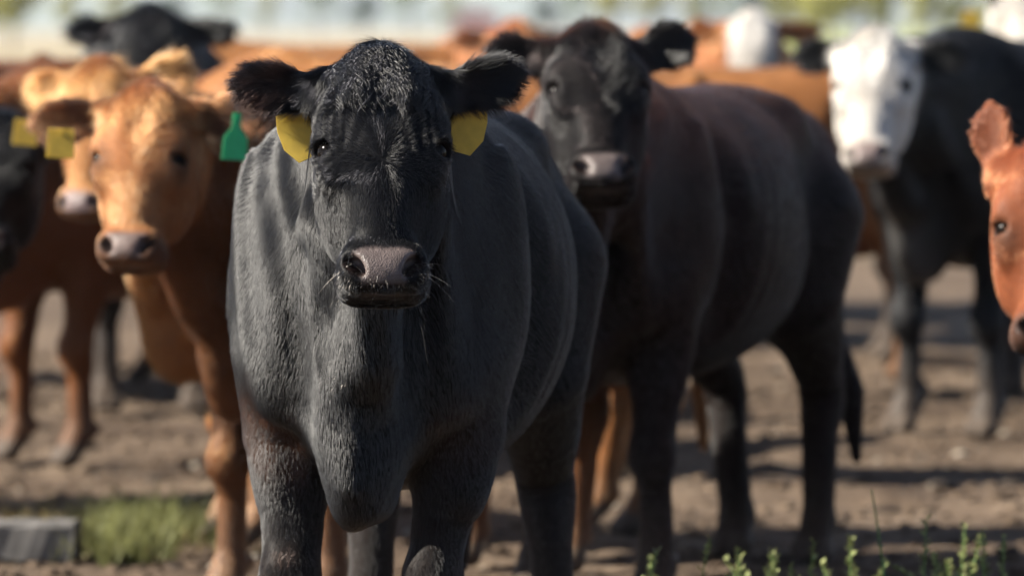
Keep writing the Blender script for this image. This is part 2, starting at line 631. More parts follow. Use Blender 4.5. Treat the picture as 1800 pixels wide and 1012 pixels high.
    pr += [Tube([(-0.93, 0, 1.20, 0.045), (-1.00, 0, 1.15, 0.034), (-1.025, ty * .3, 1.0, 0.026), (-1.03, ty * .6, 0.75, 0.021), (-1.03, ty * .8, 0.58, 0.026), (-1.03, ty, 0.44, 0.036), (-1.03, ty * 1.1, 0.26, 0.014)], 0.03)]
    # ---- head
    hp = [Loft(Mh, P, HEAD_ST, k=0.05, mid=-0.01)]
    hp += [Ell(H(0.045, 0, 0.010), (0.062, 0.058, 0.062), 0.05, Mh)]
    for s in (1, -1):
        hp += [Ell(H(0.255, 0.066 * s, -0.050), (0.125, 0.051, 0.082), 0.045, Mh),      # cheek
               Ell(H(0.170, 0.088 * s, 0.054), (0.040, 0.032, 0.031), 0.030, Mh),       # brow
               Ell(H(0.438, 0.050 * s, 0.052), (0.046, 0.031, 0.036), 0.03, Mh),        # nostril wing
               Ell(H(0.440, 0.048 * s, -0.005), (0.036, 0.034, 0.048), 0.03, Mh),       # lip
               Ell(H(0.240, 0.088 * s, 0.050), (0.040, 0.020, 0.028), 0.05, Mh),        # lower lid swell
               Ell(H(0.068, 0.092 * s, -0.020), (0.045, 0.040, 0.050), 0.04, Mh)]        # ear root
    hp += [Ell(H(0.448, 0, 0.062), (0.042, 0.050, 0.030), 0.025, Mh),
           Ell(H(0.428, 0, -0.040), (0.034, 0.044, 0.032), 0.03, Mh)]                   # chin
    hp += [Ell(H(0.125, 0, 0.150), (0.060, 0.024, 0.046), 0.04, Mh, sub=True)]          # dip of the forehead
    ears = []
    for s, key in ((1, 'ear_l'), (-1, 'ear_r')):
        E = sp.get(key, ((0.0, 1.0, -0.1), (0.25, 0.0, 1.0), 0.175))
        e = Mh @ np.array((E[0][0], E[0][1] * s, E[0][2]))
        n = Mh @ np.array((E[1][0], E[1][1] * s, E[1][2]))
        er = Ear(H(0.065, 0.098 * s, -0.015), e, n, E[2], E[3] if len(E) > 3 else 0.052, max(0.0105, sp['res'] * 0.95), k=0.03)
        er.loft = hp[0]
        ears.append(er)
    hp += ears
    eyes = []
    for s in (1, -1):
        n = np.array((0.06, 0.76 * s, 0.64)); n /= np.linalg.norm(n)
        c = np.array((0.213, 0.0880 * s, 0.050))
        W = H(*c)
        hp += [Ell(W, (0.031, 0.031, 0.031), 0.02)]
        a = np.cross(n, (1, 0, 0)); a /= np.linalg.norm(a)
        b = np.cross(a, n)
        Rm = (Mh @ np.stack([n, a, b], 1)).astype(np.float32)
        hp += [Ell(H(*(c + n * 0.031)), (0.026, 0.0265, 0.0145), 0.005, Rm, sub=True)]
        eyes.append((W + Mh @ (n * 0.0015).astype(np.float32), n))
        # nostril
        nn = np.array((0.25, 0.55 * s, 0.8)); nn /= np.linalg.norm(nn)
        a = np.array((0.8, -0.45 * s, 0.0)); a = a - nn * (a @ nn); a /= np.linalg.norm(a)
        b = np.cross(nn, a)
        Rm = (Mh @ np.stack([nn, a, b], 1)).astype(np.float32)
        hp += [Ell(H(0.447, 0.049 * s, 0.084), (0.034, 0.021, 0.0105), 0.010, Rm, sub=True),
               Ell(H(0.436, 0.062 * s, 0.078), (0.020, 0.011, 0.007), 0.010, Rm, sub=True)]
    # mouth line
    hp += [Tube([(*H(0.440, 0.082, -0.024), 0.004), (*H(0.468, 0.045, -0.014), 0.006), (*H(0.478, 0, -0.008), 0.006), (*H(0.468, -0.045, -0.014), 0.006), (*H(0.440, -0.082, -0.024), 0.004)], 0.012, sub=True)]
    for q in hp:
        q.lo, q.hi = np.asarray(q.lo), np.asarray(q.hi)
    return pr + hp, Mh, P, ears, eyes


def region_info(V, Mh, P, ears):
    q = (V - P) @ Mh
    de = np.minimum(ears[0].d(V), ears[1].d(V))
    ear = sstep(0.02, 0.004, de) * (np.abs(q[:, 1]) > 0.10)
    dax = np.minimum(np.abs(q[:, 1]) / 0.145, 9)
    head = sstep(-0.20, -0.12, q[:, 2]) * sstep(0.58, 0.54, q[:, 0]) * sstep(-0.16, -0.08, q[:, 0]) * (dax < 1) * (q[:, 2] < 0.2)
    head = head * sstep(0.085, 0.055, ears[0].loft.d(V))
    head = np.maximum(head, ear)
    return q, ear, head


def pad_mask(q):
    """bare nose pad: between and below the nostrils"""
    u, v, w = q[:, 0], np.abs(q[:, 1]), q[:, 2]
    wid = np.interp(u, [0.405, 0.420, 0.440, 0.460, 0.485], [0.030, 0.052, 0.050, 0.040, 0.034])
    return sstep(0.008, -0.004, v - wid) * sstep(0.405, 0.418, u) * sstep(0.002, 0.02, w) * sstep(0.482, 0.476, u)


def coat_colour(sp, V, q, ear, head):
    pat = sp['pattern']
    n1 = vnoise(V * 6, 3)
    n2 = vnoise(V * 22, 9)
    z = V[:, 2]
    base = np.array(sp.get('colour', BLACK))
    col = np.tile(base, (len(V), 1)) * (1 + 0.18 * n1 + 0.12 * n2)[:, None]

    def mix(c, m):
        nonlocal col
        m = np.clip(m, 0, 1)[:, None]
        col = col * (1 - m) + np.array(c) * m
    if pat == 'black':
        # sun-bleached brown behind the elbows and on the legs
        el = sstep(0.16, 0.02, np.abs(z - 0.66 + 0.25 * (V[:, 0] - 0.6))) * sstep(0.10, 0.14, np.abs(V[:, 1])) * sstep(0.35, 0.5, V[:, 0]) * sstep(0.75, 0.66, V[:, 0])
        mix((0.060, 0.025, 0.012), el * (0.25 + 0.5 * n1 + 0.35 * n2) * np.where(V[:, 1] < 0, 1.0, 0.25) * sp.get('rust', 1.0))
        mix((0.020, 0.014, 0.011), sstep(0.62, 0.3, z) * 0.6)
        mix((0.030, 0.017, 0.012), ear * (0.10 + 0.4 * n2) * sp.get('rust', 1.0))
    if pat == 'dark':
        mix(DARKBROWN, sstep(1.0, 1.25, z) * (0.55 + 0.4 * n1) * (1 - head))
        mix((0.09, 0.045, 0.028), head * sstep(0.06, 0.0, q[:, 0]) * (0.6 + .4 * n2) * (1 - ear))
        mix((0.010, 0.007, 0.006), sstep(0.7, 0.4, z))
    if pat == 'brown':
        dk = sp.get('dark', 0.35)
        mix(base * sp.get('body', 0.45), (1 - sstep(0.3, 0.8, head)) * dk * (0.85 + 0.3 * n1))
        mix(base * np.array((0.55, 0.42, 0.35)), head * np.clip(0.1 + 0.3 * vnoise(V * 9, 91), 0, 0.4))
        mix(base * 1.5, head * np.clip(0.25 * vnoise(V * 9, 93), 0, 0.25))
        mix(base * np.array((0.45, 0.38, 0.34)), (1 - head) * np.clip(0.2 + 0.7 * fbm(V * 2.6, 2, 95), 0, 0.75))
        mix(base * 1.35, head * (q[:, 0] > 0.2) * sstep(0.06, 0.02, np.abs(q[:, 1])) * 0.3)
        for e_ in (1, -1):
            de = np.linalg.norm((q - np.array((0.222, 0.095 * e_, 0.055))) / np.array((1.3, 1.0, 1.0)), axis=1)
            mix((0.045, 0.022, 0.013), sstep(0.060, 0.028, de + 0.008 * n2) * head * 0.75)
        mix((0.035, 0.018, 0.012), ear * sp.get('ear_dark', 0.5) * (0.8 + 0.5 * n2))
        mix(np.array((0.03, 0.018, 0.014)), sstep(0.395, 0.43, q[:, 0] + 0.01 * n2) * head * sp.get('muzzle_dark', 0.8) * (1 - ear))
        mix(base * 0.5, sstep(0.25, 0.12, z) * 0.6)
    if pat in ('white_face', 'white_face_brown'):
        lim = 0.118 + 0.012 * n1
        wf = head * (1 - ear) * sstep(-0.165, -0.125, q[:, 2]) * sstep(0.145, 0.125, np.abs(q[:, 1]))
        if pat == 'white_face_brown':
            wf = wf * sstep(0.105, 0.085, np.abs(q[:, 1]) + 0.01 * n1)
        mix(WHITE, wf)
        mix((0.30, 0.25, 0.19), wf * np.clip(0.25 + 0.6 * vnoise(V * 11, 71), 0, 0.7) * 0.6)
        mix((0.22, 0.17, 0.14), wf * sstep(0.36, 0.46, q[:, 0]) * (0.5 + 0.4 * n2))
        if sp.get('patch'):
            dd = np.linalg.norm(q - np.array((0.213, 0.10 * sp['patch'], 0.05)), axis=1)
            mix(BLACK, sstep(1.3, 1.0, dd / sp.get('patch_r', 0.042) + 0.2 * n2) * head * (1 - ear))
        mix((0.10, 0.095, 0.09), sstep(0.10, 0.03, np.abs(V[:, 1])) * sstep(0.55, 0.7, V[:, 0]) * sstep(1.0, 0.8, z) * (1 - head) * 0.35)
        mix((0.022, 0.022, 0.023), sstep(0.5, 0.3, z) * 0.6)
    pad = pad_mask(q) * head * (1 - ear)
    pk = np.array(sp.get('nose', (0.088, 0.068, 0.062)))
    nose = np.tile(pk, (len(V), 1)) * (1 + 0.35 * vnoise(V * 90, 5))[:, None]
    nose = nose * (1 - 0.6 * sstep(0.455, 0.485, q[:, 0]))[:, None]
    col = col * (1 - pad[:, None]) + nose * pad[:, None]
    # inside of the nostrils and eye rims: dark bare skin
    for s in (1, -1):
        for c, r in (((0.449, 0.050 * s, 0.072), 0.021), ((0.440, 0.058 * s, 0.070), 0.018)):
            dn = np.linalg.norm((q - np.array(c)) / np.array((1, 1, 1.0)), axis=1)
            m = sstep(r, r * 0.6, dn) * sstep(0.088, 0.074, q[:, 2])
            col = col * (1 - m[:, None]) + np.array((0.012, 0.007, 0.006)) * m[:, None]
        de = np.linalg.norm(q - np.array((0.213, 0.0880 * s, 0.050)), axis=1)
        m = sstep(0.034, 0.029, de) * head
        col = col * (1 - 0.85 * m[:, None]) + np.array((0.010, 0.008, 0.008)) * 0.85 * m[:, None]
    hoof = sstep(0.085, 0.06, z)
    col = col * (1 - hoof[:, None]) + np.array((0.05, 0.040, 0.033)) * hoof[:, None]
    mud = sstep(0.30, 0.02, z + 0.08 * n1) * 0.45
    col = col * (1 - mud[:, None]) + np.array((0.075, 0.055, 0.040)) * mud[:, None]
    return np.clip(col, 0.002, 0.9).astype(np.float32), pad


def wrinkle(q, V, amt=1.0):
    """crinkled skin over the brows, sagging folds on the neck"""
    u, v, w = q[:, 0], np.abs(q[:, 1]), q[:, 2]
    m = sstep(0.05, 0.10, u) * sstep(0.245, 0.20, u) * sstep(0.018, 0.045, v) * sstep(0.115, 0.10, v) * (w > 0.02)
    wv = np.stack([u * 14, q[:, 1] * 14, w * 6], 1)
    ph = v * 300 - u * 60 + 4.5 * vnoise(wv, 31) + 2.0 * vnoise(wv * 2.2, 33)
    d = m * 0.0030 * (np.sin(ph) + 0.5 * vnoise(wv * 3.1, 37)) * (0.6 + 0.6 * vnoise(wv * 1.3, 39))
    m2 = sstep(0.15, 0.19, u) * sstep(0.33, 0.27, u) * sstep(0.055, 0.075, v) * (w > 0.0)
    d = d + m2 * 0.0009 * np.sin((u * 1.0 - v * 0.6) * 330 + 3 * vnoise(wv * 1.5, 41))
    return d * amt


def scatter(V, Q, N, dens, count, rg):
    A = V[Q]
    area = 0.5 * np.linalg.norm(np.cross(A[:, 2] - A[:, 0], A[:, 3] - A[:, 1]), axis=1)
    wgt = area * dens[Q].mean(1)
    cdf = np.cumsum(wgt)
    f = np.searchsorted(cdf, rg.random(count) * cdf[-1])
    f = np.clip(f, 0, len(Q) - 1)
    a, b = rg.random(count)[:, None], rg.random(count)[:, None]
    W = [(1 - a) * (1 - b), a * (1 - b), a * b, (1 - a) * b]
    return f, W


def hair_object(name, P0, D, Nn, L, rad, colr, rg, parent, mat, npt=4, curl=0.0, droop=0.35):
    n = len(P0)
    T = norm(D - Nn * np.sum(D * Nn, 1, keepdims=True))
    s = np.linspace(0, 1, npt)[None, :, None]
    pos = P0[:, None] + L[:, None, None] * (s * D[:, None] + s * s * droop * (T - D)[:, None])
    if curl:
        sd = norm(np.cross(T, Nn))
        ph = rg.random(n) * 6.28
        am = (L * curl * rg.random(n))[:, None]
        ang = ph[:, None] + s[:, :, 0] * 5.0
        pos = pos + ((np.sin(ang) - np.sin(ph)[:, None]) * am)[:, :, None] * sd[:, None]
    cu = bpy.data.hair_curves.new(name)
    cu.add_curves([npt] * n)
    cu.attributes['position'].data.foreach_set('vector', pos.astype(np.float32).ravel())
    ra = cu.attributes.get('radius') or cu.attributes.new('radius', 'FLOAT', 'POINT')
    prof = np.linspace(1, 0.12, npt) ** 0.8
    ra.data.foreach_set('value', (rad[:, None] * prof[None]).astype(np.float32).ravel())
    ca = cu.attributes.new('hair_colour', 'FLOAT_COLOR', 'CURVE')
    ca.data.foreach_set('color', np.concatenate([colr, np.ones((n, 1))], 1).astype(np.float32).ravel())
    cu.materials.append(mat)
    o = link(name, cu, parent)
    o['kind'] = 'stuff'
    return o


def strands(name, pos, rad, colr, parent):
    n, npt = pos.shape[:2]
    cu = bpy.data.hair_curves.new(name)
    cu.add_curves([npt] * n)
    cu.attributes['position'].data.foreach_set('vector', pos.astype(np.float32).ravel())
    ra = cu.attributes.get('radius') or cu.attributes.new('radius', 'FLOAT', 'POINT')
    ra.data.foreach_set('value', (rad[:, None] * (np.linspace(1, 0.15, npt) ** 0.8)[None]).astype(np.float32).ravel())
    ca = cu.attributes.new('hair_colour', 'FLOAT_COLOR', 'CURVE')
    ca.data.foreach_set('color', np.concatenate([colr, np.ones((n, 1))], 1).astype(np.float32).ravel())
    cu.materials.append(HAIR)
    o = link(name, cu, parent)
    o['kind'] = 'stuff'
    return o


def hair_flow(p, q, Nn, ear, head, Mh, ears, sp):
    """direction the coat lies in, hair length, lift"""
    n = len(p)
    low = sstep(0.75, 0.55, p[:, 2])
    f = np.tile(np.array((-0.75, 0.0, -0.55)), (n, 1))
    f = f * (1 - low[:, None]) + np.array((-0.15, 0, -1.0)) * low[:, None]
    front = sstep(0.45, 0.75, p[:, 0])
    f = f * (1 - front[:, None]) + np.array((-0.25, 0, -1.0)) * front[:, None]
    f[:, 1] += 0.25 * np.clip(p[:, 1] / 0.12, -1, 1) * front
    L = np.interp(p[:, 2], [0, 0.4, 0.7, 1.3], [0.009, 0.013, 0.019, 0.021])
    lift = np.full(n, 0.15)
    lift = lift * (1 - 0.15 * low)
    # head
    u, v = q[:, 0], q[:, 1]
    whorl = np.stack([u - 0.250, v * 1.2], 1)
    rad = norm(whorl)
    dirh = np.stack([rad[:, 0], rad[:, 1], 0 * u], 1)
    down = np.tile(np.array((1.0, 0, 0)), (n, 1))
    down[:, 1] = 0.5 * v / 0.1
    k = sstep(0.255, 0.31, u)[:, None]
    dirh = dirh * (1 - k) + down * k
    poll = sstep(0.11, 0.07, u)[:, None]
    fall = np.stack([np.ones(n), 2.5 * v + 0.35 * vnoise(q * 25, 77), 0 * u], 1)
    dirh = dirh * (1 - poll) + fall * poll
    Lh = np.interp(u, [-0.05, 0.03, 0.08, 0.12, 0.2, 0.3, 0.45], [0.040, 0.040, 0.032, 0.019, 0.013, 0.011, 0.0075])
    hd = head[:, None]
    f = f * (1 - hd) + (dirh @ Mh.T) * hd
    L = L * (1 - head) + Lh * head
    lift = lift * (1 - head) + np.interp(u, [-0.05, 0.08, 0.12, 0.2, 0.4], [0.16, 0.20, 0.24, 0.20, 0.22]) * head
    # ears: hair runs to the tip and hangs off the rims
    for er, s in zip(ears, (1, -1)):
        m = (ear * (np.sign(v) == s))[:, None]
        qe = (p - er.b) @ er.M
        side = qe[:, 1:2] / er.W
        t = np.clip(qe[:, 0] / er.L, 0, 1)
        fd = er.M[:, 0][None] * 0.75 + er.M[:, 1][None] * side * 0.9 + np.array((0, 0, -0.35))[None]
        f = f * (1 - m) + fd * m
        le = (0.014 + 0.016 * np.abs(side[:, 0]) + 0.008 * t) * sp.get('ear_len', 0.8)
        L = L * (1 - m[:, 0]) + le * m[:, 0]
        lift = lift * (1 - m[:, 0]) + 0.42 * m[:, 0]
    return f, L, lift


def outline(name, pts, depth, mat, parent):
    n = len(pts)
    V = [(x, y, -depth / 2) for x, y in pts] + [(x, y, depth / 2) for x, y in pts]
    F = [tuple(range(n))[::-1], tuple(range(n, 2 * n))] + [(i, (i + 1) % n, n + (i + 1) % n, n + i) for i in range(n)]
    me = bpy.data.meshes.new(name)
    me.from_pydata(V, [], F)
    me.materials.append(mat)
    o = link(name, me, parent)
    bv = o.modifiers.new('bevel', 'BEVEL')
    bv.width = depth * 0.3
    bv.segments = 2
    return o


def ear_tag(parent, pos, xdir, ydir, pts, mat, label, bend=0.0):
    """a plate tag; pos, xdir, ydir in the cow's own coordinates"""
    o = outline('ear_tag', pts, 0.0028, mat, parent)
    x = Vector(xdir).normalized()
    y = Vector(ydir)
    y = (y - x * y.dot(x)).normalized()
    z = x.cross(y)
    m = Matrix((x, y, z)).transposed().to_4x4()
    m.translation = Vector(pos)
    o.matrix_local = m
    o['label'] = label
    b = bpy.data.meshes.new('stud')
    V, F = [], []
    for i in range(12):
        a = i * math.pi / 6
        V += [(0.007 * math.cos(a), 0.007 * math.sin(a), -0.006), (0.007 * math.cos(a), 0.007 * math.sin(a), 0.006)]
    F = [(2 * i, (2 * i + 2) % 24, (2 * i + 3) % 24, 2 * i + 1) for i in range(12)] + [tuple(range(0, 24, 2))[::-1], tuple(range(1, 24, 2))]
    b.from_pydata(V, [], F)
    b.materials.append(mat)
    st = link('stud', b, o)
    st.location = (0, -0.008, 0)
    return o


TAG_PLATE = [(-0.026, 0.006), (0.026, 0.006), (0.035, -0.020), (0.037, -0.056), (0.021, -0.088), (-0.021, -0.088), (-0.037, -0.056), (-0.035, -0.020)]
TAG_BLOCK = [(-0.030, 0.002), (0.030, 0.002), (0.032, -0.055), (0.032, -0.066), (-0.032, -0.066), (-0.032, -0.055)]
TAG_BOTTLE = [(-0.010, 0.006), (0.010, 0.006), (0.011, -0.030), (0.028, -0.052), (0.030, -0.104), (-0.030, -0.104), (-0.028, -0.052), (-0.011, -0.030)]


def uv_sphere(name, r, mat, parent, loc):
    V, F = [], []
    n, m = 24, 14
    for j in range(1, m):
        for i in range(n):
            a, b = 2 * math.pi * i / n, math.pi * j / m
            V.append((r * math.sin(b) * math.cos(a), r * math.sin(b) * math.sin(a), r * math.cos(b)))
    V += [(0, 0, r), (0, 0, -r)]
    for j in range(m - 2):
        for i in range(n):
            F.append((j * n + i, (j + 1) * n + i, (j + 1) * n + (i + 1) % n, j * n + (i + 1) % n))
    for i in range(n):
        F.append((len(V) - 2, i, (i + 1) % n))
        F.append((len(V) - 1, (m - 2) * n + (i + 1) % n, (m - 2) * n + i))
    me = bpy.data.meshes.new(name)
    me.from_pydata(V, [], F)
    me.polygons.foreach_set('use_smooth', [True] * len(F))
    me.materials.append(mat)
    o = link(name, me, parent)
    o.location = loc
    return o


def build_cow(label, sp):
    rg = np.random.default_rng(sp.get('seed', 1))
    prims, Mh, P, ears, eyes = cow_prims(sp)
    V, Q = mesh_field(prims, sp['res'], sp.get('fine_from'))
    N = vert_normals(V, Q)
    q, ear, head = region_info(V, Mh, P, ears)
    if sp['res'] < 0.008:
        V = V + N * (wrinkle(q, V, sp.get('wrinkle', 1.0)) * head * (1 - ear))[:, None]
        nk = (1 - head) * sstep(0.3, 0.6, V[:, 0])
        V = V + N * (nk * (0.0062 * vnoise(V * np.array((6, 20, 4)), 51) + 0.0024 * np.sin(V[:, 1] * 95 + V[:, 2] * 14 + 3.5 * vnoise(V * np.array((4, 7, 4)), 53)) * sstep(0.72, 0.85, V[:, 2])))[:, None]
    rib = sstep(-0.45, -0.25, V[:, 0]) * sstep(0.30, 0.15, V[:, 0]) * sstep(0.62, 0.75, V[:, 2]) * sstep(1.18, 1.0, V[:, 2])
    V = V + N * (rib * 0.0016 * np.sin((V[:, 0] + 0.25 * V[:, 2]) * 72) + (1 - head) * 0.004 * vnoise(V * 7, 52))[:, None]
    N = vert_normals(V, Q)
    q, ear, head = region_info(V, Mh, P, ears)
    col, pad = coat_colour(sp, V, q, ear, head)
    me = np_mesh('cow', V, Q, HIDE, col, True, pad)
    o = link('cow', me)
    tagit(o, label, 'cow', 'cattle standing in the feedlot')
    o.location = sp['loc']
    o.rotation_euler = (0, 0, R(sp['yaw']))
    k = sp.get('scale', 1.0)
    o.scale = (k, k, k)
    for c, n in eyes:
        uv_sphere('eye', 0.0262, M_EYE, o, tuple(float(x) for x in c))
    cnt = sp.get('hairs', 0)
    if cnt:
        bare = np.clip(pad * 1.6, 0, 1)
        for s in (1, -1):
            dn = np.linalg.norm(q - np.array((0.447, 0.050 * s, 0.070)), axis=1)
            bare = np.maximum(bare, sstep(0.034, 0.027, dn))
            de = np.linalg.norm(q - np.array((0.213, 0.0880 * s, 0.050)) - np.array((0, 0.014 * s, 0.012)), axis=1)
            bare = np.maximum(bare, sstep(0.027, 0.023, de))
        bare = np.maximum(bare, sstep(0.09, 0.07, V[:, 2]))
        dens = (1 - bare) * (0.45 + 0.75 * head + sp.get('ear_hair', 2.2) * ear + 0.9 * head * sstep(0.11, 0.05, q[:, 0]) + 0.35 * sstep(0.2, 0.6, V[:, 0]))
        f, W = scatter(V, Q, N, dens, cnt, rg)
        qq = Q[f]
        it = lambda X: sum(w * X[qq[:, i]] for i, w in enumerate(W))
        p, n = it(V), norm(it(N))
        cl = it(col)
        hq, he, hh = region_info(p.astype(np.float32), Mh, P, ears)
        fl, L, lift = hair_flow(p, hq, n, he, hh, Mh, ears, sp)
        lo = np.stack([vnoise(p * 14, 61), vnoise(p * 14, 62), vnoise(p * 14, 63)], 1)
        hi = np.stack([vnoise(p * 60, 64), vnoise(p * 60, 65), vnoise(p * 60, 66)], 1)
        fl = norm(fl) + (0.13 + 0.14 * hh)[:, None] * lo + (0.035 + 0.12 * hh)[:, None] * hi + rg.normal(0, 0.06, p.shape)
        T = norm(fl - n * np.sum(fl * n, 1, keepdims=True))
        lift = lift * (0.6 + 0.8 * rg.random(cnt))
        D = norm(T * np.cos(lift)[:, None] + n * np.sin(lift)[:, None])
        L = L * (0.55 + 0.8 * rg.random(cnt)) * sp.get('hair_len', 1.0)
        rad = np.full(cnt, sp.get('hair_rad', 0.0004)) * (0.7 + 0.6 * rg.random(cnt)) * (1 - 0.35 * hh * (1 - he))
        cl = cl * (0.6 + 0.7 * rg.random(cnt) + 1.0 * (rg.random(cnt) > 0.96))[:, None]
        hair_object('coat_hair', p - n * 0.0004, D, n, L, rad, cl, rg, o, HAIR if sp['pattern'] in ('black', 'dark') else HAIR_SOFT, npt=4, curl=0.05)
    return o, prims, Mh, P, ears


# ------------------------------------------------------------------ ground, field, hills
def ground_material():
    m, n, l, b = mat_new('feedlot_soil')
    tc = n.new('ShaderNodeTexCoord')
    def noise(scale, det=6, rough=0.6):
        x = n.new('ShaderNodeTexNoise')
        x.inputs['Scale'].default_value = scale
        x.inputs['Detail'].default_value = det
        x.inputs['Roughness'].default_value = rough
        l.new(tc.outputs['Object'], x.inputs['Vector'])
        return x
    def ramp(src, stops):
        r = n.new('ShaderNodeValToRGB')
        e = r.color_ramp.elements
        while len(e) < len(stops):
            e.new(0.5)
        for i, (p, c) in enumerate(stops):
            e[i].position = p
            e[i].color = (*c, 1)
        l.new(src, r.inputs['Fac'])
        return r
    a = noise(7.0, 11, 0.8)
    soil = ramp(a.outputs['Fac'], [(0.26, (0.030, 0.021, 0.015)), (0.41, (0.085, 0.061, 0.043)), (0.56, (0.142, 0.105, 0.075)), (0.74, (0.225, 0.178, 0.132))])
    damp = noise(1.15, 4, 0.6)
    dr = ramp(damp.outputs['Fac'], [(0.36, (0.50, 0.46, 0.43)), (0.60, (1.05, 1.03, 1.0))])
    sm = n.new('ShaderNodeMix'); sm.data_type = 'RGBA'; sm.blend_type = 'MULTIPLY'
    sm.inputs['Factor'].default_value = 1.0
    l.new(soil.outputs['Color'], sm.inputs['A'])
    l.new(dr.outputs['Color'], sm.inputs['B'])
    g = noise(0.05, 5)
    field = ramp(g.outputs['Fac'], [(0.3, (0.25, 0.20, 0.13)), (0.52, (0.28, 0.235, 0.16)), (0.7, (0.17, 0.165, 0.08))])
    sep = n.new('ShaderNodeSeparateXYZ')
    l.new(tc.outputs['Object'], sep.inputs[0])
    far = n.new('ShaderNodeMapRange')
    far.inputs['From Min'].default_value = 34
    far.inputs['From Max'].default_value = 60
    l.new(sep.outputs['Y'], far.inputs['Value'])
    mx = n.new('ShaderNodeMix'); mx.data_type = 'RGBA'
    l.new(far.outputs['Result'], mx.inputs['Factor'])
    l.new(sm.outputs['Result'], mx.inputs['A'])
    l.new(field.outputs['Color'], mx.inputs['B'])
    # a strip of green pasture runs along the right of the dry field
    sb = n.new('ShaderNodeMath'); sb.operation = 'MULTIPLY_ADD'
    sb.inputs[1].default_value = -0.035
    l.new(sep.outputs['Y'], sb.inputs[0])
    l.new(sep.outputs['X'], sb.inputs[2])
    st = n.new('ShaderNodeMapRange')
    st.inputs['From Min'].default_value = -1.0
    st.inputs['From Max'].default_value = 3.0
    l.new(sb.outputs[0], st.inputs['Value'])
    ml = n.new('ShaderNodeMath'); ml.operation = 'MULTIPLY'
    l.new(st.outputs['Result'], ml.inputs[0])
    l.new(far.outputs['Result'], ml.inputs[1])
    green = ramp(g.outputs['Fac'], [(0.3, (0.17, 0.20, 0.055)), (0.7, (0.27, 0.26, 0.085))])
    m2 = n.new('ShaderNodeMix'); m2.data_type = 'RGBA'
    l.new(ml.outputs[0], m2.inputs['Factor'])
    l.new(mx.outputs['Result'], m2.inputs['A'])
    l.new(green.outputs['Color'], m2.inputs['B'])
    l.new(m2.outputs['Result'], b.inputs['Base Color'])
    b.inputs['Roughness'].default_value = 0.95
    b.inputs['Specular IOR Level'].default_value = 0.15
    bp = n.new('ShaderNodeBump')
    bp.inputs['Distance'].default_value = 0.015
    f = noise(40, 6, 0.7)
    l.new(f.outputs['Fac'], bp.inputs['Height'])
    l.new(bp.outputs['Normal'], b.inputs['Normal'])
    return m


def axis(fine0, fine1, step, lo, hi):
    a = list(np.arange(fine0, fine1, step))
    g, x = step, a[-1]
    while x < hi:
        g *= 1.35
        x += g
        a.append(min(x, hi))
    g, x = step, a[0]
    left = []
    while x > lo:
        g *= 1.35
        x -= g
        left.append(max(x, lo))
    return np.array(left[::-1] + a)


def ground_height(X, Y):
    p = np.stack([X, Y, 0 * X], 1)
    near = sstep(60, 25, Y) * sstep(-5, 5, Y)
    h = 0.022 * fbm(p * 1.3, 2, 101) + 0.010 * fbm(p * 6.0, 2, 105) + 0.008 * vnoise(p * 16.0, 109)
    return (h - 0.012) * near


xs = axis(-2.4, 2.6, 0.035, -9500, 9500)
ys = axis(9.5, 25.0, 0.045, -300, 9900)
GX, GY = np.meshgrid(xs, ys, indexing='ij')
GZ = ground_height(GX.ravel(), GY.ravel())
gi = np.arange(GX.size).reshape(GX.shape)
gq = np.stack([gi[:-1, :-1], gi[1:, :-1], gi[1:, 1:], gi[:-1, 1:]], -1).reshape(-1, 4)
SOIL = ground_material()
ground = link('ground', np_mesh('ground', np.stack([GX.ravel(), GY.ravel(), GZ], 1), gq, SOIL))
ground['kind'] = 'structure'

# ridges of hills, kilometres away
def hills(y0, h0, seed, mat, depth):
    nx, ny = 220, 14
    X = np.linspace(-8500, 8500, nx)
    T = np.linspace(0, 1, ny)
    XX, TT = np.meshgrid(X, T, indexing='ij')
    YY = y0 + TT * depth + 200 * vnoise(np.stack([XX.ravel() / 900, 0 * XX.ravel(), 0 * XX.ravel()], 1), seed + 5).reshape(XX.shape)
    crest = h0 * (0.75 + 0.45 * fbm(np.stack([XX.ravel() / 1100, TT.ravel() * 1.2, 0 * XX.ravel()], 1), 4, seed).reshape(XX.shape))
    ZZ = -5 + crest * np.sin(np.pi * np.clip(TT * 0.95, 0, 1)) ** 0.8
    ZZ = ZZ + 10 * vnoise(np.stack([XX.ravel() / 60, YY.ravel() / 60, 0 * XX.ravel()], 1), seed + 9).reshape(XX.shape) * np.sin(np.pi * TT)
    i = np.arange(XX.size).reshape(XX.shape)
    q = np.stack([i[:-1, :-1], i[1:, :-1], i[1:, 1:], i[:-1, 1:]], -1).reshape(-1, 4)
    o = link('hills', np_mesh('hills', np.stack([XX.ravel(), YY.ravel(), ZZ.ravel()], 1), q, mat))
    o['kind'] = 'structure'
    return o


M_HILL = plain('wooded_hillside', (0.070, 0.082, 0.055), 0.95, 0.1, 0.8, 0.006)
hills(4300, 170, 201, M_HILL, 1800)
hills(6600, 420, 231, M_HILL, 2000)


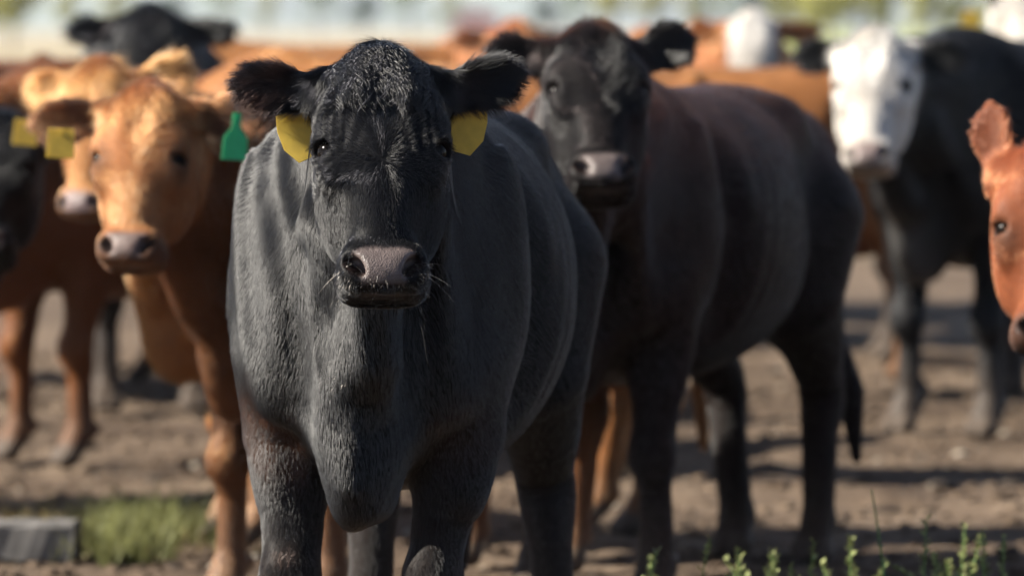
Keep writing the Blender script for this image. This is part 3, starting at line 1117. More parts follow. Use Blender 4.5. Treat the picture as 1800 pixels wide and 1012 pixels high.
# ------------------------------------------------------------------ trees along the far edge of the field
def leaf_material(name, c):
    m, n, l, b = mat_new(name)
    oi = n.new('ShaderNodeNewGeometry')
    rp = n.new('ShaderNodeValToRGB')
    rp.color_ramp.elements[0].color = (*[x * 0.6 for x in c], 1)
    rp.color_ramp.elements[1].color = (*[x * 1.35 for x in c], 1)
    l.new(oi.outputs['Random Per Island'], rp.inputs['Fac'])
    l.new(rp.outputs['Color'], b.inputs['Base Color'])
    b.inputs['Roughness'].default_value = 0.6
    b.inputs['Specular IOR Level'].default_value = 0.25
    tr = n.new('ShaderNodeBsdfTranslucent')
    l.new(rp.outputs['Color'], tr.inputs['Color'])
    mx = n.new('ShaderNodeMixShader')
    mx.inputs[0].default_value = 0.35
    l.new(b.outputs[0], mx.inputs[1])
    l.new(tr.outputs[0], mx.inputs[2])
    l.new(mx.outputs[0], n['Material Output'].inputs['Surface'])
    return m


M_BARK = plain('tree_bark', (0.12, 0.09, 0.065), 0.9, 0.2, 0.4, 6)
LEAF = [leaf_material('autumn_leaves', (0.27, 0.26, 0.06)), leaf_material('green_leaves', (0.12, 0.17, 0.05)), leaf_material('dark_leaves', (0.04, 0.065, 0.028))]


def tree_meshes(seed, tall, wide, leafs, size):
    rg = np.random.default_rng(seed)
    V, Q = [], []

    def limb(a, b, ra, rb, n=6):
        a, b = np.array(a), np.array(b)
        d = norm((b - a)[None])[0]
        x = np.cross(d, (0.3, 1, 0.2)); x /= np.linalg.norm(x)
        y = np.cross(d, x)
        o = len(V)
        for c, r in ((a, ra), (b, rb)):
            for k in range(n):
                t = 2 * math.pi * k / n
                V.append(c + r * (math.cos(t) * x + math.sin(t) * y))
        for k in range(n):
            Q.append((o + k, o + (k + 1) % n, o + n + (k + 1) % n, o + n + k))
    limb((0, 0, -0.2), (0.02 * tall, 0, tall * 0.35), 0.028 * tall, 0.02 * tall)
    limb((0.02 * tall, 0, tall * 0.35), (0, 0.02 * tall, tall * 0.85), 0.02 * tall, 0.005 * tall)
    cl = []
    for k in range(16):
        a = rg.random() * 6.28
        z = tall * (0.3 + 0.62 * rg.random())
        r = wide * (0.35 + 0.5 * rg.random()) * (1.15 - z / tall * 0.7)
        e = np.array((math.cos(a) * r, math.sin(a) * r, z + 0.06 * tall))
        limb((0.01 * tall, 0.01 * tall, z * 0.8), e, 0.008 * tall, 0.003 * tall, 4)
        cl.append((e, wide * (0.22 + 0.2 * rg.random())))
    cl.append((np.array((0, 0, tall * 0.93)), wide * 0.3))
    trunk = np_mesh('trunk', np.array(V), np.array(Q), M_BARK)
    c = np.array([x for x, _ in cl])
    rr = np.array([x for _, x in cl])
    i = rg.integers(0, len(cl), leafs)
    u = norm(rg.normal(size=(leafs, 3))) * (rg.random((leafs, 1)) ** 0.4)
    p = c[i] + u * rr[i][:, None] * np.array((1, 1, 1.15))
    a = norm(rg.normal(size=(leafs, 3)))
    b = norm(np.cross(a, norm(rg.normal(size=(leafs, 3)))))
    s = size * (0.6 + 0.8 * rg.random((leafs, 1)))
    LV = np.stack([p - a * s, p + b * s * 0.5, p + a * s, p - b * s * 0.5], 1).reshape(-1, 3)
    LQ = np.arange(len(LV)).reshape(-1, 4)
    return trunk, LV, LQ


TREES = []
for k, (tall, wide, m) in enumerate(((9, 2.6, 0), (6, 3.0, 0), (11, 4.2, 1), (8, 3.6, 2))):
    t, LV, LQ = tree_meshes(300 + k, tall, wide, 1500, 0.28)
    TREES.append((t, np_mesh('crown', LV, LQ, LEAF[m], smooth=False)))
KIND = ['slender yellow-green tree', 'low rounded yellow-green tree', 'broad mid-green tree', 'dark green tree']
SPOTS = [(20, 330, 1), (120, 620, 0), (205, 700, 0), (300, 820, 3), (395, 860, 2), (470, 880, 0), (560, 900, 2), (640, 930, 3), (720, 900, 2),
         (790, 860, 0), (960, 900, 3), (1010, 900, 2), (1075, 520, 0), (1150, 640, 0), (1215, 600, 0), (1265, 700, 2), (1330, 800, 3),
         (1400, 420, 1), (1450, 330, 1), (1510, 310, 1), (1565, 420, 0), (1640, 380, 1), (1700, 500, 2), (1770, 430, 1)]
for k, (px, d, t) in enumerate(SPOTS):
    e = link('tree', None)
    w = pix(px, 60, d)
    e.location = (w.x, d, 0)
    e.rotation_euler = (0, 0, k * 1.7)
    s = 0.85 + 0.3 * random.random()
    e.scale = (s, s, s)
    tagit(e, '%s beyond the field, %s from the left' % (KIND[t], ['first', 'second', 'third', 'fourth', 'fifth', 'sixth', 'seventh', 'eighth', 'ninth', 'tenth', 'eleventh', 'twelfth', 'thirteenth', 'fourteenth', 'fifteenth', 'sixteenth', 'seventeenth', 'eighteenth', 'nineteenth', 'twentieth', 'twenty-first', 'twenty-second', 'twenty-third', 'twenty-fourth'][k]), 'tree', 'trees beyond the field')
    link('trunk', TREES[t][0], e)
    link('crown', TREES[t][1], e)

# a red barn far across the field
def boxmesh(name, lo, hi, mat):
    x0, y0, z0 = lo
    x1, y1, z1 = hi
    me = bpy.data.meshes.new(name)
    me.from_pydata([(x0, y0, z0), (x1, y0, z0), (x1, y1, z0), (x0, y1, z0), (x0, y0, z1), (x1, y0, z1), (x1, y1, z1), (x0, y1, z1)], [],
                   [(3, 2, 1, 0), (4, 5, 6, 7), (0, 1, 5, 4), (1, 2, 6, 5), (2, 3, 7, 6), (3, 0, 4, 7)])
    me.materials.append(mat)
    return me


M_BARN = plain('barn_boards', (0.38, 0.085, 0.07), 0.8, 0.2, 0.2, 2)
M_TIN = plain('barn_roof_tin', (0.45, 0.36, 0.35), 0.5, 0.5, 0.15, 3)
M_DOOR = plain('barn_door_boards', (0.5, 0.42, 0.38), 0.8, 0.2, 0.2, 2)
barn = link('barn', None)
barn.location = (-5.6, 900, 0)
tagit(barn, 'pale red barn far off at the edge of the field', 'barn')
me = bpy.data.meshes.new('wall')
me.from_pydata([(-3.4, -4, 0), (3.4, -4, 0), (3.4, 4, 0), (-3.4, 4, 0), (-3.4, -4, 2.9), (3.4, -4, 2.9), (3.4, 4, 2.9), (-3.4, 4, 2.9), (0, -4, 4.7), (0, 4, 4.7)], [],
               [(0, 1, 5, 8, 4), (2, 3, 7, 9, 6), (1, 2, 6, 5), (3, 0, 4, 7)])
me.materials.append(M_BARN)
link('wall', me, barn)
me = bpy.data.meshes.new('roof')
me.from_pydata([(-3.8, -4.3, 2.72), (0, -4.3, 4.8), (3.8, -4.3, 2.72), (-3.8, 4.3, 2.72), (0, 4.3, 4.8), (3.8, 4.3, 2.72),
                (-3.8, -4.3, 2.86), (0, -4.3, 4.94), (3.8, -4.3, 2.86), (-3.8, 4.3, 2.86), (0, 4.3, 4.94), (3.8, 4.3, 2.86)], [],
               [(0, 3, 4, 1), (1, 4, 5, 2), (6, 7, 10, 9), (7, 8, 11, 10), (0, 1, 7, 6), (1, 2, 8, 7), (3, 9, 10, 4), (4, 10, 11, 5), (0, 6, 9, 3), (2, 5, 11, 8)])
me.materials.append(M_TIN)
link('roof', me, barn)
link('door', boxmesh('door', (-1.1, -4.08, 0), (1.1, -4.003, 2.3), M_DOOR), barn)


# ------------------------------------------------------------------ the herd
def place(px, d, local, yaw, scale=1.0):
    """origin of a cow whose local point (x, y) stands at picture column px and distance d"""
    w = pix(px, 500, d)
    c, s = math.cos(R(yaw)), math.sin(R(yaw))
    x, y = local[0] * scale, local[1] * scale
    return (w.x - (c * x - s * y), d - (s * x + c * y), 0.0)


def hang_tag(cow, px, py, d, roll, turn, pts, mat, label):
    """an ear tag hanging at its real distance; roll leans it sideways, turn rotates it about the vertical"""
    w = pix(px, py, d)
    m = Matrix.Translation(w) @ Matrix.Rotation(R(turn), 4, 'Z') @ Matrix.Rotation(R(roll), 4, 'Y') @ Matrix.Rotation(R(90), 4, 'X')
    o = ear_tag(cow, (0, 0, 0), (1, 0, 0), (0, 1, 0), pts, mat, label)
    base = Matrix.Translation(cow.location) @ Matrix.Rotation(cow.rotation_euler.z, 4, 'Z') @ Matrix.Diagonal((*cow.scale, 1))
    o.matrix_local = base.inverted() @ m
    return o


hero, hp, hMh, hP, hEars = build_cow('large glossy black cow facing the camera in front, yellow tag in each ear', dict(
    res=0.0060, fine_from=0.80, loc=(-0.213, 11.25, 0), yaw=-95.7, poll=(0.995, 0.074, 1.368), hyaw=8.5, hpitch=26, pattern='black', colour=BLACK,
    hairs=480000, hair_rad=0.0003, seed=3, ear_len=1.15, legs={'fr': (0.03, -0.01), 'fl': (-0.06, -0.055), 'hl': (0.05, 0.075)}, brisket=0.49,
    ear_l=((-0.26, 1.0, -0.05), (0.50, 0.0, 1.0), 0.150, 0.036), ear_r=((-0.16, 1.0, -0.05), (0.55, 0.0, 1.0), 0.152, 0.037)))
hang_tag(hero, 510, 200, 10.27, -24, -8, TAG_PLATE, M_YELLOW, 'yellow plastic ear tag, scuffed, under the ear at the left')
hang_tag(hero, 830, 186, 10.27, 16, 10, TAG_PLATE, M_YELLOW, 'yellow plastic ear tag under the ear at the right')


def hero_extras():
    """long wavy forelock over the poll, whiskers round the muzzle"""
    rg = np.random.default_rng(77)
    n, k = 15000, 420
    def onto(uv):
        """drop points (u, v) of the head onto the skin from the front"""
        w = np.full(len(uv), 0.16)
        for _ in range(26):
            p = hP + np.stack([uv[:, 0], uv[:, 1], w], 1) @ hMh.T
            w = w - field(hp, p.astype(np.float32), 'all') * 0.8
        return hP + np.stack([uv[:, 0], uv[:, 1], w], 1) @ hMh.T
    cu, cv = 0.018 + 0.075 * rg.random(k) ** 1.0, rg.normal(0, 0.042, k)
    cu = cu + 1.2 * np.abs(cv) ** 1.5
    ci = rg.integers(0, k, n)
    u = cu[ci] + rg.normal(0, 0.006, n)
    v = cv[ci] + rg.normal(0, 0.006, n)
    ok = (np.abs(v) < 0.088) & (u > 0.016)
    u, v, ci = u[ok], v[ok], ci[ok]
    n = len(u)
    Lc = (0.034 + 0.030 * rg.random(k))[ci] * (0.7 + 0.5 * rg.random(n))
    aim = (1.8 * cv + rg.normal(0, 0.42, k))[ci]
    ph = (rg.random(k) * 6.28)[ci] + rg.normal(0, 0.3, n)
    S = np.linspace(0, 1, 7)
    pts = []
    for s in S:
        uu = u + Lc * s * 0.93
        vv = v * (1 - 0.55 * s) + cv[ci] * 0.55 * s + aim * Lc * s + 0.0065 * np.sin(ph + s * 8) * s ** 0.7
        pts.append(onto(np.stack([uu, vv], 1)))
    pts = np.stack(pts, 1)
    w = hMh[:, 2]
    lift = (0.004 + 0.010 * np.sin(np.pi * np.clip(S, 0, 0.9)))[None, :, None] * (0.5 + rg.random(n))[:, None, None]
    pts = pts + lift * (w * 0.8 + np.array((0, 0, 0.6)))[None, None]
    pts[:, 0] = pts[:, 0] - 0.006 * w
    strands('forelock', pts, 0.00042 * (0.7 + 0.6 * rg.random(n)), BLACK * (0.7 + 0.9 * rg.random((n, 1))), hero)
    # whiskers
    n = 260
    u = rg.uniform(0.435, 0.485, n)
    v = rg.choice([-1, 1], n) * rg.uniform(0.058, 0.082, n)
    half = n // 3
    u[:half] = rg.uniform(0.455, 0.482, half)
    v[:half] = rg.uniform(-0.06, 0.06, half)
    p0 = onto(np.stack([u, np.clip(v, -0.078, 0.078)], 1))
    g = grad(hp, p0.astype(np.float32))
    L = rg.uniform(0.006, 0.014, n)
    long_ = rg.random(n) < 0.06
    L[long_] = rg.uniform(0.035, 0.07, long_.sum())
    D = norm(g + 0.35 * hMh[:, 0] + rg.normal(0, 0.25, (n, 3)))
    S = np.linspace(0, 1, 6)[None, :, None]
    pts = p0[:, None] + L[:, None, None] * (S * D[:, None] + S * S * np.array((0, 0, -0.25)))
    strands('whiskers', pts, np.full(n, 0.00020), np.tile(np.array((0.06, 0.055, 0.05)), (n, 1)) * (0.3 + rg.random((n, 1))), hero)
    # lashes
    pts = []
    for s in (1, -1):
        for i in range(60):
            t = rg.uniform(-1, 1)
            c = np.array((0.213 - 0.019 * math.sqrt(max(0.0, 1 - t * t * 0.8)), (0.106 - 0.010 * t * 0) * s, 0.062)) + np.array((0, -0.016 * t * 0.6 * s, 0.020 * t * 0.7))
            d = norm(np.array((-0.10 + 0.25 * rg.random(), 0.75 * s + 0.3 * t * -s, 0.65 + 0.2 * t))[None])[0]
            l = rg.uniform(0.016, 0.026)
            pts.append([hP + hMh @ (c + d * l * q + np.array((0.5, 0, 0)) * l * q * q) for q in np.linspace(0, 1, 6)])
    strands('eyelashes', np.array(pts), np.full(120, 0.00045), np.tile(BLACK, (120, 1)), hero)


hero_extras()

cow2 = build_cow('black-brown cow with reddish forelock standing right behind the front cow', dict(
    res=0.013, loc=(0.375, 14.47, 0), yaw=-110, poll=(1.10, 0.20, 1.405), hyaw=24, hpitch=38, pattern='dark', colour=(0.006, 0.005, 0.005), tail=0.20,
    hairs=150000, hair_rad=0.0005, hair_len=1.15, seed=5, legs={'hr': (-0.13, 0.09), 'fl': (0.02, 0.02), 'hl': (-0.03, 0.02)},
    ear_l=((-0.50, 1.0, 0.0), (0.35, 0.1, 1.0), 0.150, 0.055), ear_r=((-0.22, 1.0, 0.0), (0.5, 0.0, 1.0), 0.140, 0.050)))[0]

cow3 = build_cow('light brown cow at left facing the camera, one yellow tag and one green tag', dict(
    res=0.013, loc=(-0.33, 14.33, 0), yaw=-120, scale=0.95, poll=(1.128, 0.028, 1.345), hyaw=17.5, hpitch=23, pattern='brown', colour=(0.205, 0.085, 0.033), dark=0.97, body=0.13,  # darker brown body, lowered further so its colour carries the shade
    hairs=140000, hair_rad=0.0005, hair_len=1.45, seed=6, ear_dark=0.9, nose=(0.10, 0.066, 0.056),
    ear_l=((0.02, 1.0, 0.0), (0.4, 0.0, 1.0), 0.185, 0.050), ear_r=((0.16, 1.0, 0.10), (0.5, 0.0, 1.0), 0.195, 0.048)))[0]
hang_tag(cow3, 108, 228, 13.12, 3, 0, TAG_BLOCK, M_YELLOW, 'yellow block-shaped ear tag at the left')
hang_tag(cow3, 417, 203, 13.22, 4, 12, TAG_BOTTLE, M_GREEN, 'green bottle-shaped ear tag at the right')

cow4 = build_cow('brown cow with curly poll peering out behind the light brown cow', dict(
    res=0.015, scale=0.9, loc=place(190, 15.2, (1.05, 0.33), -158, 0.9), yaw=-158, poll=(1.05, 0.33, 1.475), hyaw=45, hpitch=15, pattern='brown', colour=ORANGE, dark=0.3,
    hairs=70000, hair_rad=0.0008, hair_len=1.7, seed=7, ear_dark=0.1, nose=(0.13, 0.09, 0.085),
    ear_l=((-0.30, 1.0, -0.1), (0.2, 0.3, 1.0), 0.165, 0.062), ear_r=((0.15, 1.0, -0.1), (0.3, 0.2, 1.0), 0.165, 0.058)))[0]
hang_tag(cow4, 47, 212, 14.98, 6, 0, TAG_BLOCK, M_YELLOW, 'yellow block-shaped ear tag on the ear at the left')

cow5 = build_cow('black cow at the left edge with lowered head', dict(
    res=0.016, loc=place(8, 15.7, (1.08, -0.1), -45), yaw=-45, poll=(1.08, -0.10, 1.17), hyaw=-51, hpitch=34, pattern='black', colour=BLACK, rust=0.3,
    hairs=30000, hair_rad=0.001, seed=8))[0]

cow10 = build_cow('black cow with white face standing at right', dict(
    res=0.016, loc=place(1670, 19.8, (0.5, 0), -123.5, 1.08), yaw=-123.5, scale=1.08, poll=(1.19, 0.12, 1.295), hyaw=24, hpitch=27, pattern='white_face', colour=BLACK,
    hairs=50000, hair_rad=0.0011, hair_len=1.2, seed=10, patch=1, patch_r=0.026, nose=(0.16, 0.12, 0.11), ear_r=((0.0, 1.0, -0.1), (0.4, 0.1, 1.0), 0.150, 0.052)))[0]

cow12 = build_cow('red-brown cow at the right edge with head hanging low', dict(
    res=0.013, loc=place(1838, 12.6, (1.10, 0.0), -122), yaw=-122, poll=(1.10, 0.0, 1.16), hyaw=29, hpitch=20, pattern='brown', colour=(0.135, 0.042, 0.018), dark=0.2,
    hairs=90000, hair_rad=0.0005, hair_len=0.85, seed=12, ear_len=0.35, ear_dark=0.35, muzzle_dark=0.9,
    nose=(0.05, 0.035, 0.03), ear_r=((-1.0, 0.16, 0.0), (0.1, 0.5, 1.0), 0.170, 0.056)))[0]

cow6 = build_cow('black cow far back at upper left, head above the brown cows', dict(
    res=0.022, loc=place(268, 20.5, (1.05, 0), -86, 1.1), yaw=-86, scale=1.1, poll=(1.05, 0.0, 1.35), hyaw=-4, hpitch=28, pattern='black', colour=BLACK, rust=0.3,
    hairs=22000, hair_rad=0.0014, hair_len=1.3, seed=13))[0]

cow7 = build_cow('brown cow at far left seen mostly as sunlit legs', dict(
    res=0.022, loc=place(88, 18.6, (0.5, 0), -135), yaw=-135, poll=(1.10, 0.0, 1.2), hyaw=0, hpitch=20, pattern='brown', colour=RED, dark=0.8,
    hairs=14000, hair_rad=0.0014, seed=14))[0]

cow8 = build_cow('orange-brown cow standing side-on behind the front black cow', dict(
    res=0.022, loc=place(720, 18.2, (0, 0), 160, 1.03), yaw=160, scale=1.03, poll=(1.10, 0.0, 1.0), hyaw=10, hpitch=20, pattern='brown', colour=ORANGE, dark=0.25,
    hairs=16000, hair_rad=0.0014, seed=15))[0]

cow13 = build_cow('orange-brown cow standing side-on behind the second black cow', dict(
    res=0.022, loc=place(1358, 22.0, (0, 0), -4), yaw=-4, poll=(1.10, 0.0, 1.05), hyaw=0, hpitch=20, pattern='brown', colour=ORANGE, dark=0.35,
    hairs=16000, hair_rad=0.0015, seed=16))[0]

cow9 = build_cow('brown cow with white blaze and dark ears far back right of centre', dict(
    res=0.022, loc=place(1322, 25.0, (1.05, 0), -88, 1.08), yaw=-88, scale=1.08, poll=(1.05, 0.0, 1.37), hyaw=-4, hpitch=26, pattern='white_face_brown', colour=RED,
    hairs=18000, hair_rad=0.0015, seed=17, dark_ears=1))[0]

cow11 = build_cow('tall black cow with white face and dark eye patch at upper right corner', dict(
    res=0.022, loc=place(1802, 21.4, (1.08, 0), -106, 1.2), yaw=-106, scale=1.2, poll=(1.08, 0.0, 1.44), hyaw=12, hpitch=27, pattern='white_face', colour=BLACK, patch=-1,
    hairs=24000, hair_rad=0.0014, seed=18, ear_r=((0.1, 1.0, -0.1), (0.4, 0.1, 1.0), 0.150, 0.050)))[0]
hang_tag(cow11, 1706, 22, 21.4, 0, 0, TAG_PLATE, M_YELLOW, 'yellow ear tag')

cow14 = build_cow('reddish cow whose head shows far behind the two black cows', dict(
    res=0.022, loc=place(905, 25.5, (1.05, 0), -70, 1.05), yaw=-70, scale=1.05, poll=(1.05, 0.0, 1.37), hyaw=-10, hpitch=26, pattern='brown', colour=(0.22, 0.085, 0.036),
    hairs=12000, hair_rad=0.0016, hair_len=1.3, seed=19))[0]

cow15 = build_cow('brown cow standing side-on behind the black cow at the left edge', dict(
    res=0.022, loc=place(-60, 23.0, (0, 0), 178, 1.02), yaw=178, scale=1.02, poll=(1.1, 0.0, 1.0), hyaw=0, hpitch=20, pattern='brown', colour=RED,
    hairs=8000, hair_rad=0.0016, seed=20))[0]

cow16 = build_cow('grey-black cow standing side-on behind the white-faced cow at right', dict(
    res=0.022, loc=place(1790, 24.5, (0, 0), 184, 1.05), yaw=184, scale=1.05, poll=(1.1, 0.0, 1.0), hyaw=0, hpitch=20, pattern='black', colour=(0.02, 0.019, 0.019), rust=0.3,
    hairs=8000, hair_rad=0.0016, seed=21))[0]

cow17 = build_cow('brown cow far behind the second black cow, showing beside its ear', dict(
    res=0.022, loc=place(1150, 28.0, (0.4, 0), -95, 1.08), yaw=-95, scale=1.08, poll=(1.05, 0.0, 1.30), hyaw=5, hpitch=24, pattern='brown', colour=ORANGE,
    hairs=8000, hair_rad=0.0016, seed=22))[0]

cow18 = build_cow('brown cow standing side-on far behind the front cow\'s left ear', dict(
    res=0.022, loc=place(520, 26.0, (0, 0), 176, 1.06), yaw=176, scale=1.06, poll=(1.1, 0.0, 1.1), hyaw=0, hpitch=20, pattern='brown', colour=ORANGE,
    hairs=8000, hair_rad=0.0016, seed=23))[0]

cow19 = build_cow('dark brown cow far back at the left edge above the black cow', dict(
    res=0.022, loc=place(40, 21.5, (0.9, 0), -60, 1.0), yaw=-60, scale=1.0, poll=(1.08, 0.0, 1.30), hyaw=-20, hpitch=24, pattern='brown', colour=(0.09, 0.036, 0.016), dark=0.5,
    hairs=9000, hair_rad=0.0016, seed=24))[0]


# ------------------------------------------------------------------ clods, straw, grass, weeds, beam
def lumps(name, count, area, smin_, smax_, mat, seed, flat=0.6):
    rg = np.random.default_rng(seed)
    t = (1 + 5 ** 0.5) / 2
    base = norm(np.array([(-1, t, 0), (1, t, 0), (-1, -t, 0), (1, -t, 0), (0, -1, t), (0, 1, t), (0, -1, -t), (0, 1, -t), (t, 0, -1), (t, 0, 1), (-t, 0, -1), (-t, 0, 1)], float))
    F = np.array([(0, 11, 5), (0, 5, 1), (0, 1, 7), (0, 7, 10), (0, 10, 11), (1, 5, 9), (5, 11, 4), (11, 10, 2), (10, 7, 6), (7, 1, 8), (3, 9, 4), (3, 4, 2), (3, 2, 6), (3, 6, 8), (3, 8, 9), (4, 9, 5), (2, 4, 11), (6, 2, 10), (8, 6, 7), (9, 8, 1)])
    x = rg.uniform(area[0], area[1], count)
    y = rg.uniform(area[2], area[3], count)
    z = ground_height(x, y)
    s = smin_ * (smax_ / smin_) ** (rg.random(count) ** 2.2)
    B = base[None] * (0.7 + 0.6 * rg.random((count, 12, 1)))
    a = rg.random(count) * 6.28
    c, sn = np.cos(a)[:, None], np.sin(a)[:, None]
    sx = (0.7 + 0.7 * rg.random((count, 1)))
    X = B[:, :, 0] * sx
    Y = B[:, :, 1]
    V = np.stack([(X * c - Y * sn) * s[:, None] + x[:, None], (X * sn + Y * c) * s[:, None] + y[:, None], B[:, :, 2] * s[:, None] * flat + (z + s * 0.12)[:, None]], -1)
    Q = (F[None] + 12 * np.arange(count)[:, None, None]).reshape(-1, 3)
    o = link(name, np_mesh(name, V.reshape(-1, 3), Q, mat))
    o['kind'] = 'stuff'
    return o


o = lumps('soil_clods', 14000, (-2.6, 2.8, 11.0, 25), 0.004, 0.030, SOIL, 400)
o['label'] = 'loose brown soil clods trampled across the feedlot'
o['category'] = 'soil'


M_PALE = plain('pale_stone', (0.26, 0.225, 0.18), 0.9, 0.2, 0.4, 25)
o = lumps('pale_pebbles', 450, (-2.6, 2.8, 11.0, 26), 0.005, 0.024, M_PALE, 410)
o['label'], o['category'] = 'pale pebbles and straw crumbs scattered over the soil', 'pebbles'
M_DUNG = plain('dark_manure', (0.030, 0.022, 0.016), 0.9, 0.2, 0.4, 25)
o = lumps('dark_clods', 500, (-2.6, 2.8, 11.0, 26), 0.012, 0.060, M_DUNG, 411, 0.3)
o['label'], o['category'] = 'dark damp clods and dried manure on the soil', 'manure'


def blades(name, pos, height, width, lean, mat, seed, label, cat):
    rg = np.random.default_rng(seed)
    n = len(pos)
    a = rg.random(n) * 6.28
    d = np.stack([np.cos(a), np.sin(a), 0 * a], 1)
    sd = np.stack([-np.sin(a), np.cos(a), 0 * a], 1)
    h = height * (0.4 + 0.9 * rg.random(n))[:, None]
    ln = lean * rg.random(n)[:, None] * h
    w = width * (0.6 + 0.8 * rg.random(n))[:, None]
    up = np.array((0, 0, 1.0))
    p = pos
    m = p + up * h * 0.6 + d * ln * 0.35
    tp = p + up * h + d * ln
    V = np.stack([p - sd * w, p + sd * w, m + sd * w * 0.8, m - sd * w * 0.8, tp + sd * w * 0.1, tp - sd * w * 0.1], 1).reshape(-1, 3)
    i = 6 * np.arange(n)[:, None]
    Q = np.concatenate([i + np.array((0, 1, 2, 3)), i + np.array((3, 2, 4, 5))])
    o = link(name, np_mesh(name, V, Q, mat, smooth=False))
    o['kind'] = 'stuff'
    o['label'], o['category'] = label, cat
    return o


M_GRASS = leaf_material('grass_blades', (0.16, 0.165, 0.06))
M_DRY = leaf_material('dry_grass_blades', (0.25, 0.20, 0.09))
rg = np.random.default_rng(500)
c = pix(245, 935, 15.8)
gx, gy = [], []
for k in range(30):
    cx, cy2, cr = c.x + rg.normal(0, 0.10), 15.75 + rg.normal(0, 0.30), rg.uniform(0.012, 0.035)
    m = rg.integers(15, 55)
    gx.append(cx + rg.normal(0, cr, m))
    gy.append(cy2 + rg.normal(0, cr, m))
gx, gy = np.concatenate(gx), np.concatenate(gy)
blades('grass', np.stack([gx, gy, ground_height(gx, gy)], 1), 0.115, 0.0026, 1.3, M_GRASS, 501, 'ragged tuft of green grass beside the grey beam at lower left', 'grass')
gx = -1.15 + rg.normal(0, 0.22, 1500)
gy = 16.2 + rg.normal(0, 0.30, 1500)
blades('dry_grass', np.stack([gx, gy, ground_height(gx, gy)], 1), 0.05, 0.003, 1.2, M_DRY, 502, 'thin yellowed grass behind the grey beam', 'grass')

# weathered beam lying at the lower left
M_BEAM = plain('weathered_concrete', (0.10, 0.094, 0.088), 0.85, 0.3, 0.35, 9)
nb, hb, wb = 40, 0.10, 0.16
V, Q = [], []
prof = [(-wb / 2, 0.0), (wb / 2, 0.0), (wb / 2, hb - 0.012), (wb / 2 - 0.012, hb), (-wb / 2 + 0.012, hb), (-wb / 2, hb - 0.012)]
for i in range(nb + 1):
    x = -1.3 * i / nb
    for (y, z) in prof:
        V.append((x + 0.004 * math.sin(i * 3 + z * 40), y + 0.003 * math.sin(i * 1.3 + z * 90), z + 0.003 * math.sin(i * 2.1 + y * 60)))
for i in range(nb):
    for k in range(6):
        Q.append((i * 6 + k, (i + 1) * 6 + k, (i + 1) * 6 + (k + 1) % 6, i * 6 + (k + 1) % 6))
me = bpy.data.meshes.new('beam')
me.from_pydata(V, [], Q + [tuple(range(6)), tuple(range(nb * 6 + 5, nb * 6 - 1, -1))])
me.materials.append(M_BEAM)
beam = link('beam', me)
w = pix(132, 985, 15.2)
beam.location = (w.x, 15.3, -0.005)
beam.rotation_euler = (0, 0, R(-4))
tagit(beam, 'grey weathered concrete beam lying on the soil at lower left', 'beam')

# weeds in front, lower right
M_STEM = plain('weed_stem', (0.12, 0.20, 0.05), 0.6, 0.3, 0.2, 30)
M_WEED = [leaf_material('weed_leaves', (0.20, 0.22, 0.085)), leaf_material('blue_weed_leaves', (0.07, 0.13, 0.085))]


def weed(px, d, h, kind, seed, label):
    rg = np.random.default_rng(seed)
    w = pix(px, 900, d)
    e = link('weed', None)
    e.location = (w.x, d, float(ground_height(np.array([w.x]), np.array([d]))[0]))
    tagit(e, label, 'weed', 'weeds growing at the lower right')
    V, Q, LV = [], [], []
    ns = int(rg.integers(3, 7)) if kind == 0 else 2
    for s in range(ns):
        a0 = rg.random() * 6.28
        lean = 0.9 * rg.random() * (s > 0) + 0.16 * rg.random()
        hh = h * (1 if s == 0 else 0.45 + 0.45 * rg.random())
        pts = [np.array((math.cos(a0) * lean * hh * t * t, math.sin(a0) * lean * hh * t * t, hh * t)) for t in np.linspace(0, 1, 8)]
        o = len(V)
        for t, p in enumerate(pts):
            r = 0.0035 * (1 - 0.08 * t)
            for k in range(5):
                V.append(p + r * np.array((math.cos(k * 1.257), math.sin(k * 1.257), 0)))
        for t in range(7):
            for k in range(5):
                Q.append((o + t * 5 + k, o + t * 5 + (k + 1) % 5, o + t * 5 + 5 + (k + 1) % 5, o + t * 5 + 5 + k))
        for t in np.linspace(0.15, 1.0, 26 if kind == 0 else 40):
            p = pts[0] + np.array((math.cos(a0) * lean * hh * t * t, math.sin(a0) * lean * hh * t * t, hh * t))
            for r in range(2):
                a = rg.random() * 6.28
                if kind == 0:
                    ln = (0.036 - 0.020 * t) * (0.6 + 0.7 * rg.random())
                    el = 0.35 + 0.5 * t
                else:
                    ln = 0.028 * (1.1 - 0.8 * t) * (0.7 + 0.5 * rg.random())
                    el = 0.7
                dv = np.array((math.cos(a) * math.cos(el), math.sin(a) * math.cos(el), math.sin(el)))
                sd = np.array((-math.sin(a), math.cos(a), 0)) * ln * (0.36 if kind == 0 else 0.16)
                LV += [p, p + dv * ln * 0.5 + sd, p + dv * ln, p + dv * ln * 0.5 - sd]
    link('stem', np_mesh('stem', np.array(V), np.array(Q), M_STEM), e)
    link('leaves', np_mesh('leaves', np.array(LV), np.arange(len(LV)).reshape(-1, 4), M_WEED[kind], smooth=False), e)['kind'] = 'stuff'


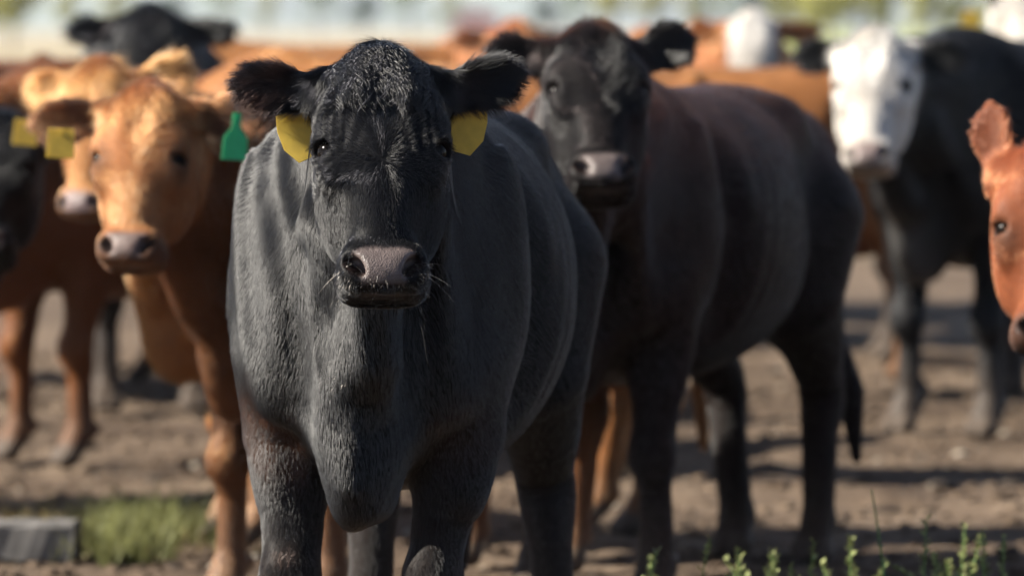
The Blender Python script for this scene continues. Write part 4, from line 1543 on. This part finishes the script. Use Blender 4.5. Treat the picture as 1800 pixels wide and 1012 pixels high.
WEEDS = [(1120, 12.3, 0.25, 0, 'small leafy weed just right of the black cow\'s hind leg'), (1195, 12.1, 0.315, 0, 'tall green weed below the second black cow\'s front leg'),
         (1265, 12.5, 0.26, 0, 'short green weed left of the pale sprawling one'), (1308, 12.2, 0.30, 0, 'pale green branching weed below the second black cow\'s belly'),
         (1372, 12.4, 0.255, 0, 'low green weed under the second black cow\'s hind feet'), (1440, 12.3, 0.27, 0, 'green weed right below the second black cow\'s hind hooves'),
         (1500, 12.6, 0.25, 0, 'low weed left of the dark feathery weed'), (1549, 12.0, 0.335, 1, 'dark bluish feathery weed, tallest at the lower right'),
         (1600, 12.3, 0.27, 0, 'yellowish green weed right of the dark feathery one'), (1680, 12.5, 0.25, 0, 'short weed midway between feathery weed and right edge'),
         (1745, 12.4, 0.27, 0, 'green weed near the lower right corner'), (1785, 12.2, 0.28, 0, 'rightmost weed in the lower right corner'),
         (1155, 12.7, 0.235, 0, 'low pale weed between the front cow\'s hind leg and the tall green weed'), (1340, 12.7, 0.24, 0, 'small weed just right of the pale branching weed'),
         (1405, 12.1, 0.25, 0, 'weed midway below the second black cow\'s two hind legs'), (1640, 12.2, 0.265, 0, 'second weed to the right of the dark feathery one')]
for k, (px, d, h, kind, lb) in enumerate(WEEDS):
    weed(px + 22 * math.sin(k * 7.3), d + 0.25 * math.sin(k * 3.1), (h + 0.055) * (0.98 + 0.13 * math.sin(k * 5.7)) + (0.03 if kind else 0.0), kind, 600 + k, lb)

# ------------------------------------------------------------------ air
def haze_box():
    x, y0, y1, z1 = 9300, -250, 9600, 760
    m = bpy.data.materials.new('haze_air')
    m.use_nodes = True
    n, l = m.node_tree.nodes, m.node_tree.links
    n.remove(n['Principled BSDF'])
    v = n.new('ShaderNodeVolumePrincipled')
    v.inputs['Color'].default_value = (0.80, 0.89, 1.0, 1)
    v.inputs['Density'].default_value = HAZE
    v.inputs['Anisotropy'].default_value = 0.0
    l.new(v.outputs[0], n['Material Output'].inputs['Volume'])
    o = link('haze', boxmesh('haze', (-x, y0, -8), (x, y1, z1), m))
    o['kind'] = 'stuff'
    o['label'], o['category'] = 'thin bluish haze hanging over the distant hills', 'haze'


HAZE = 0.00013
haze_box()
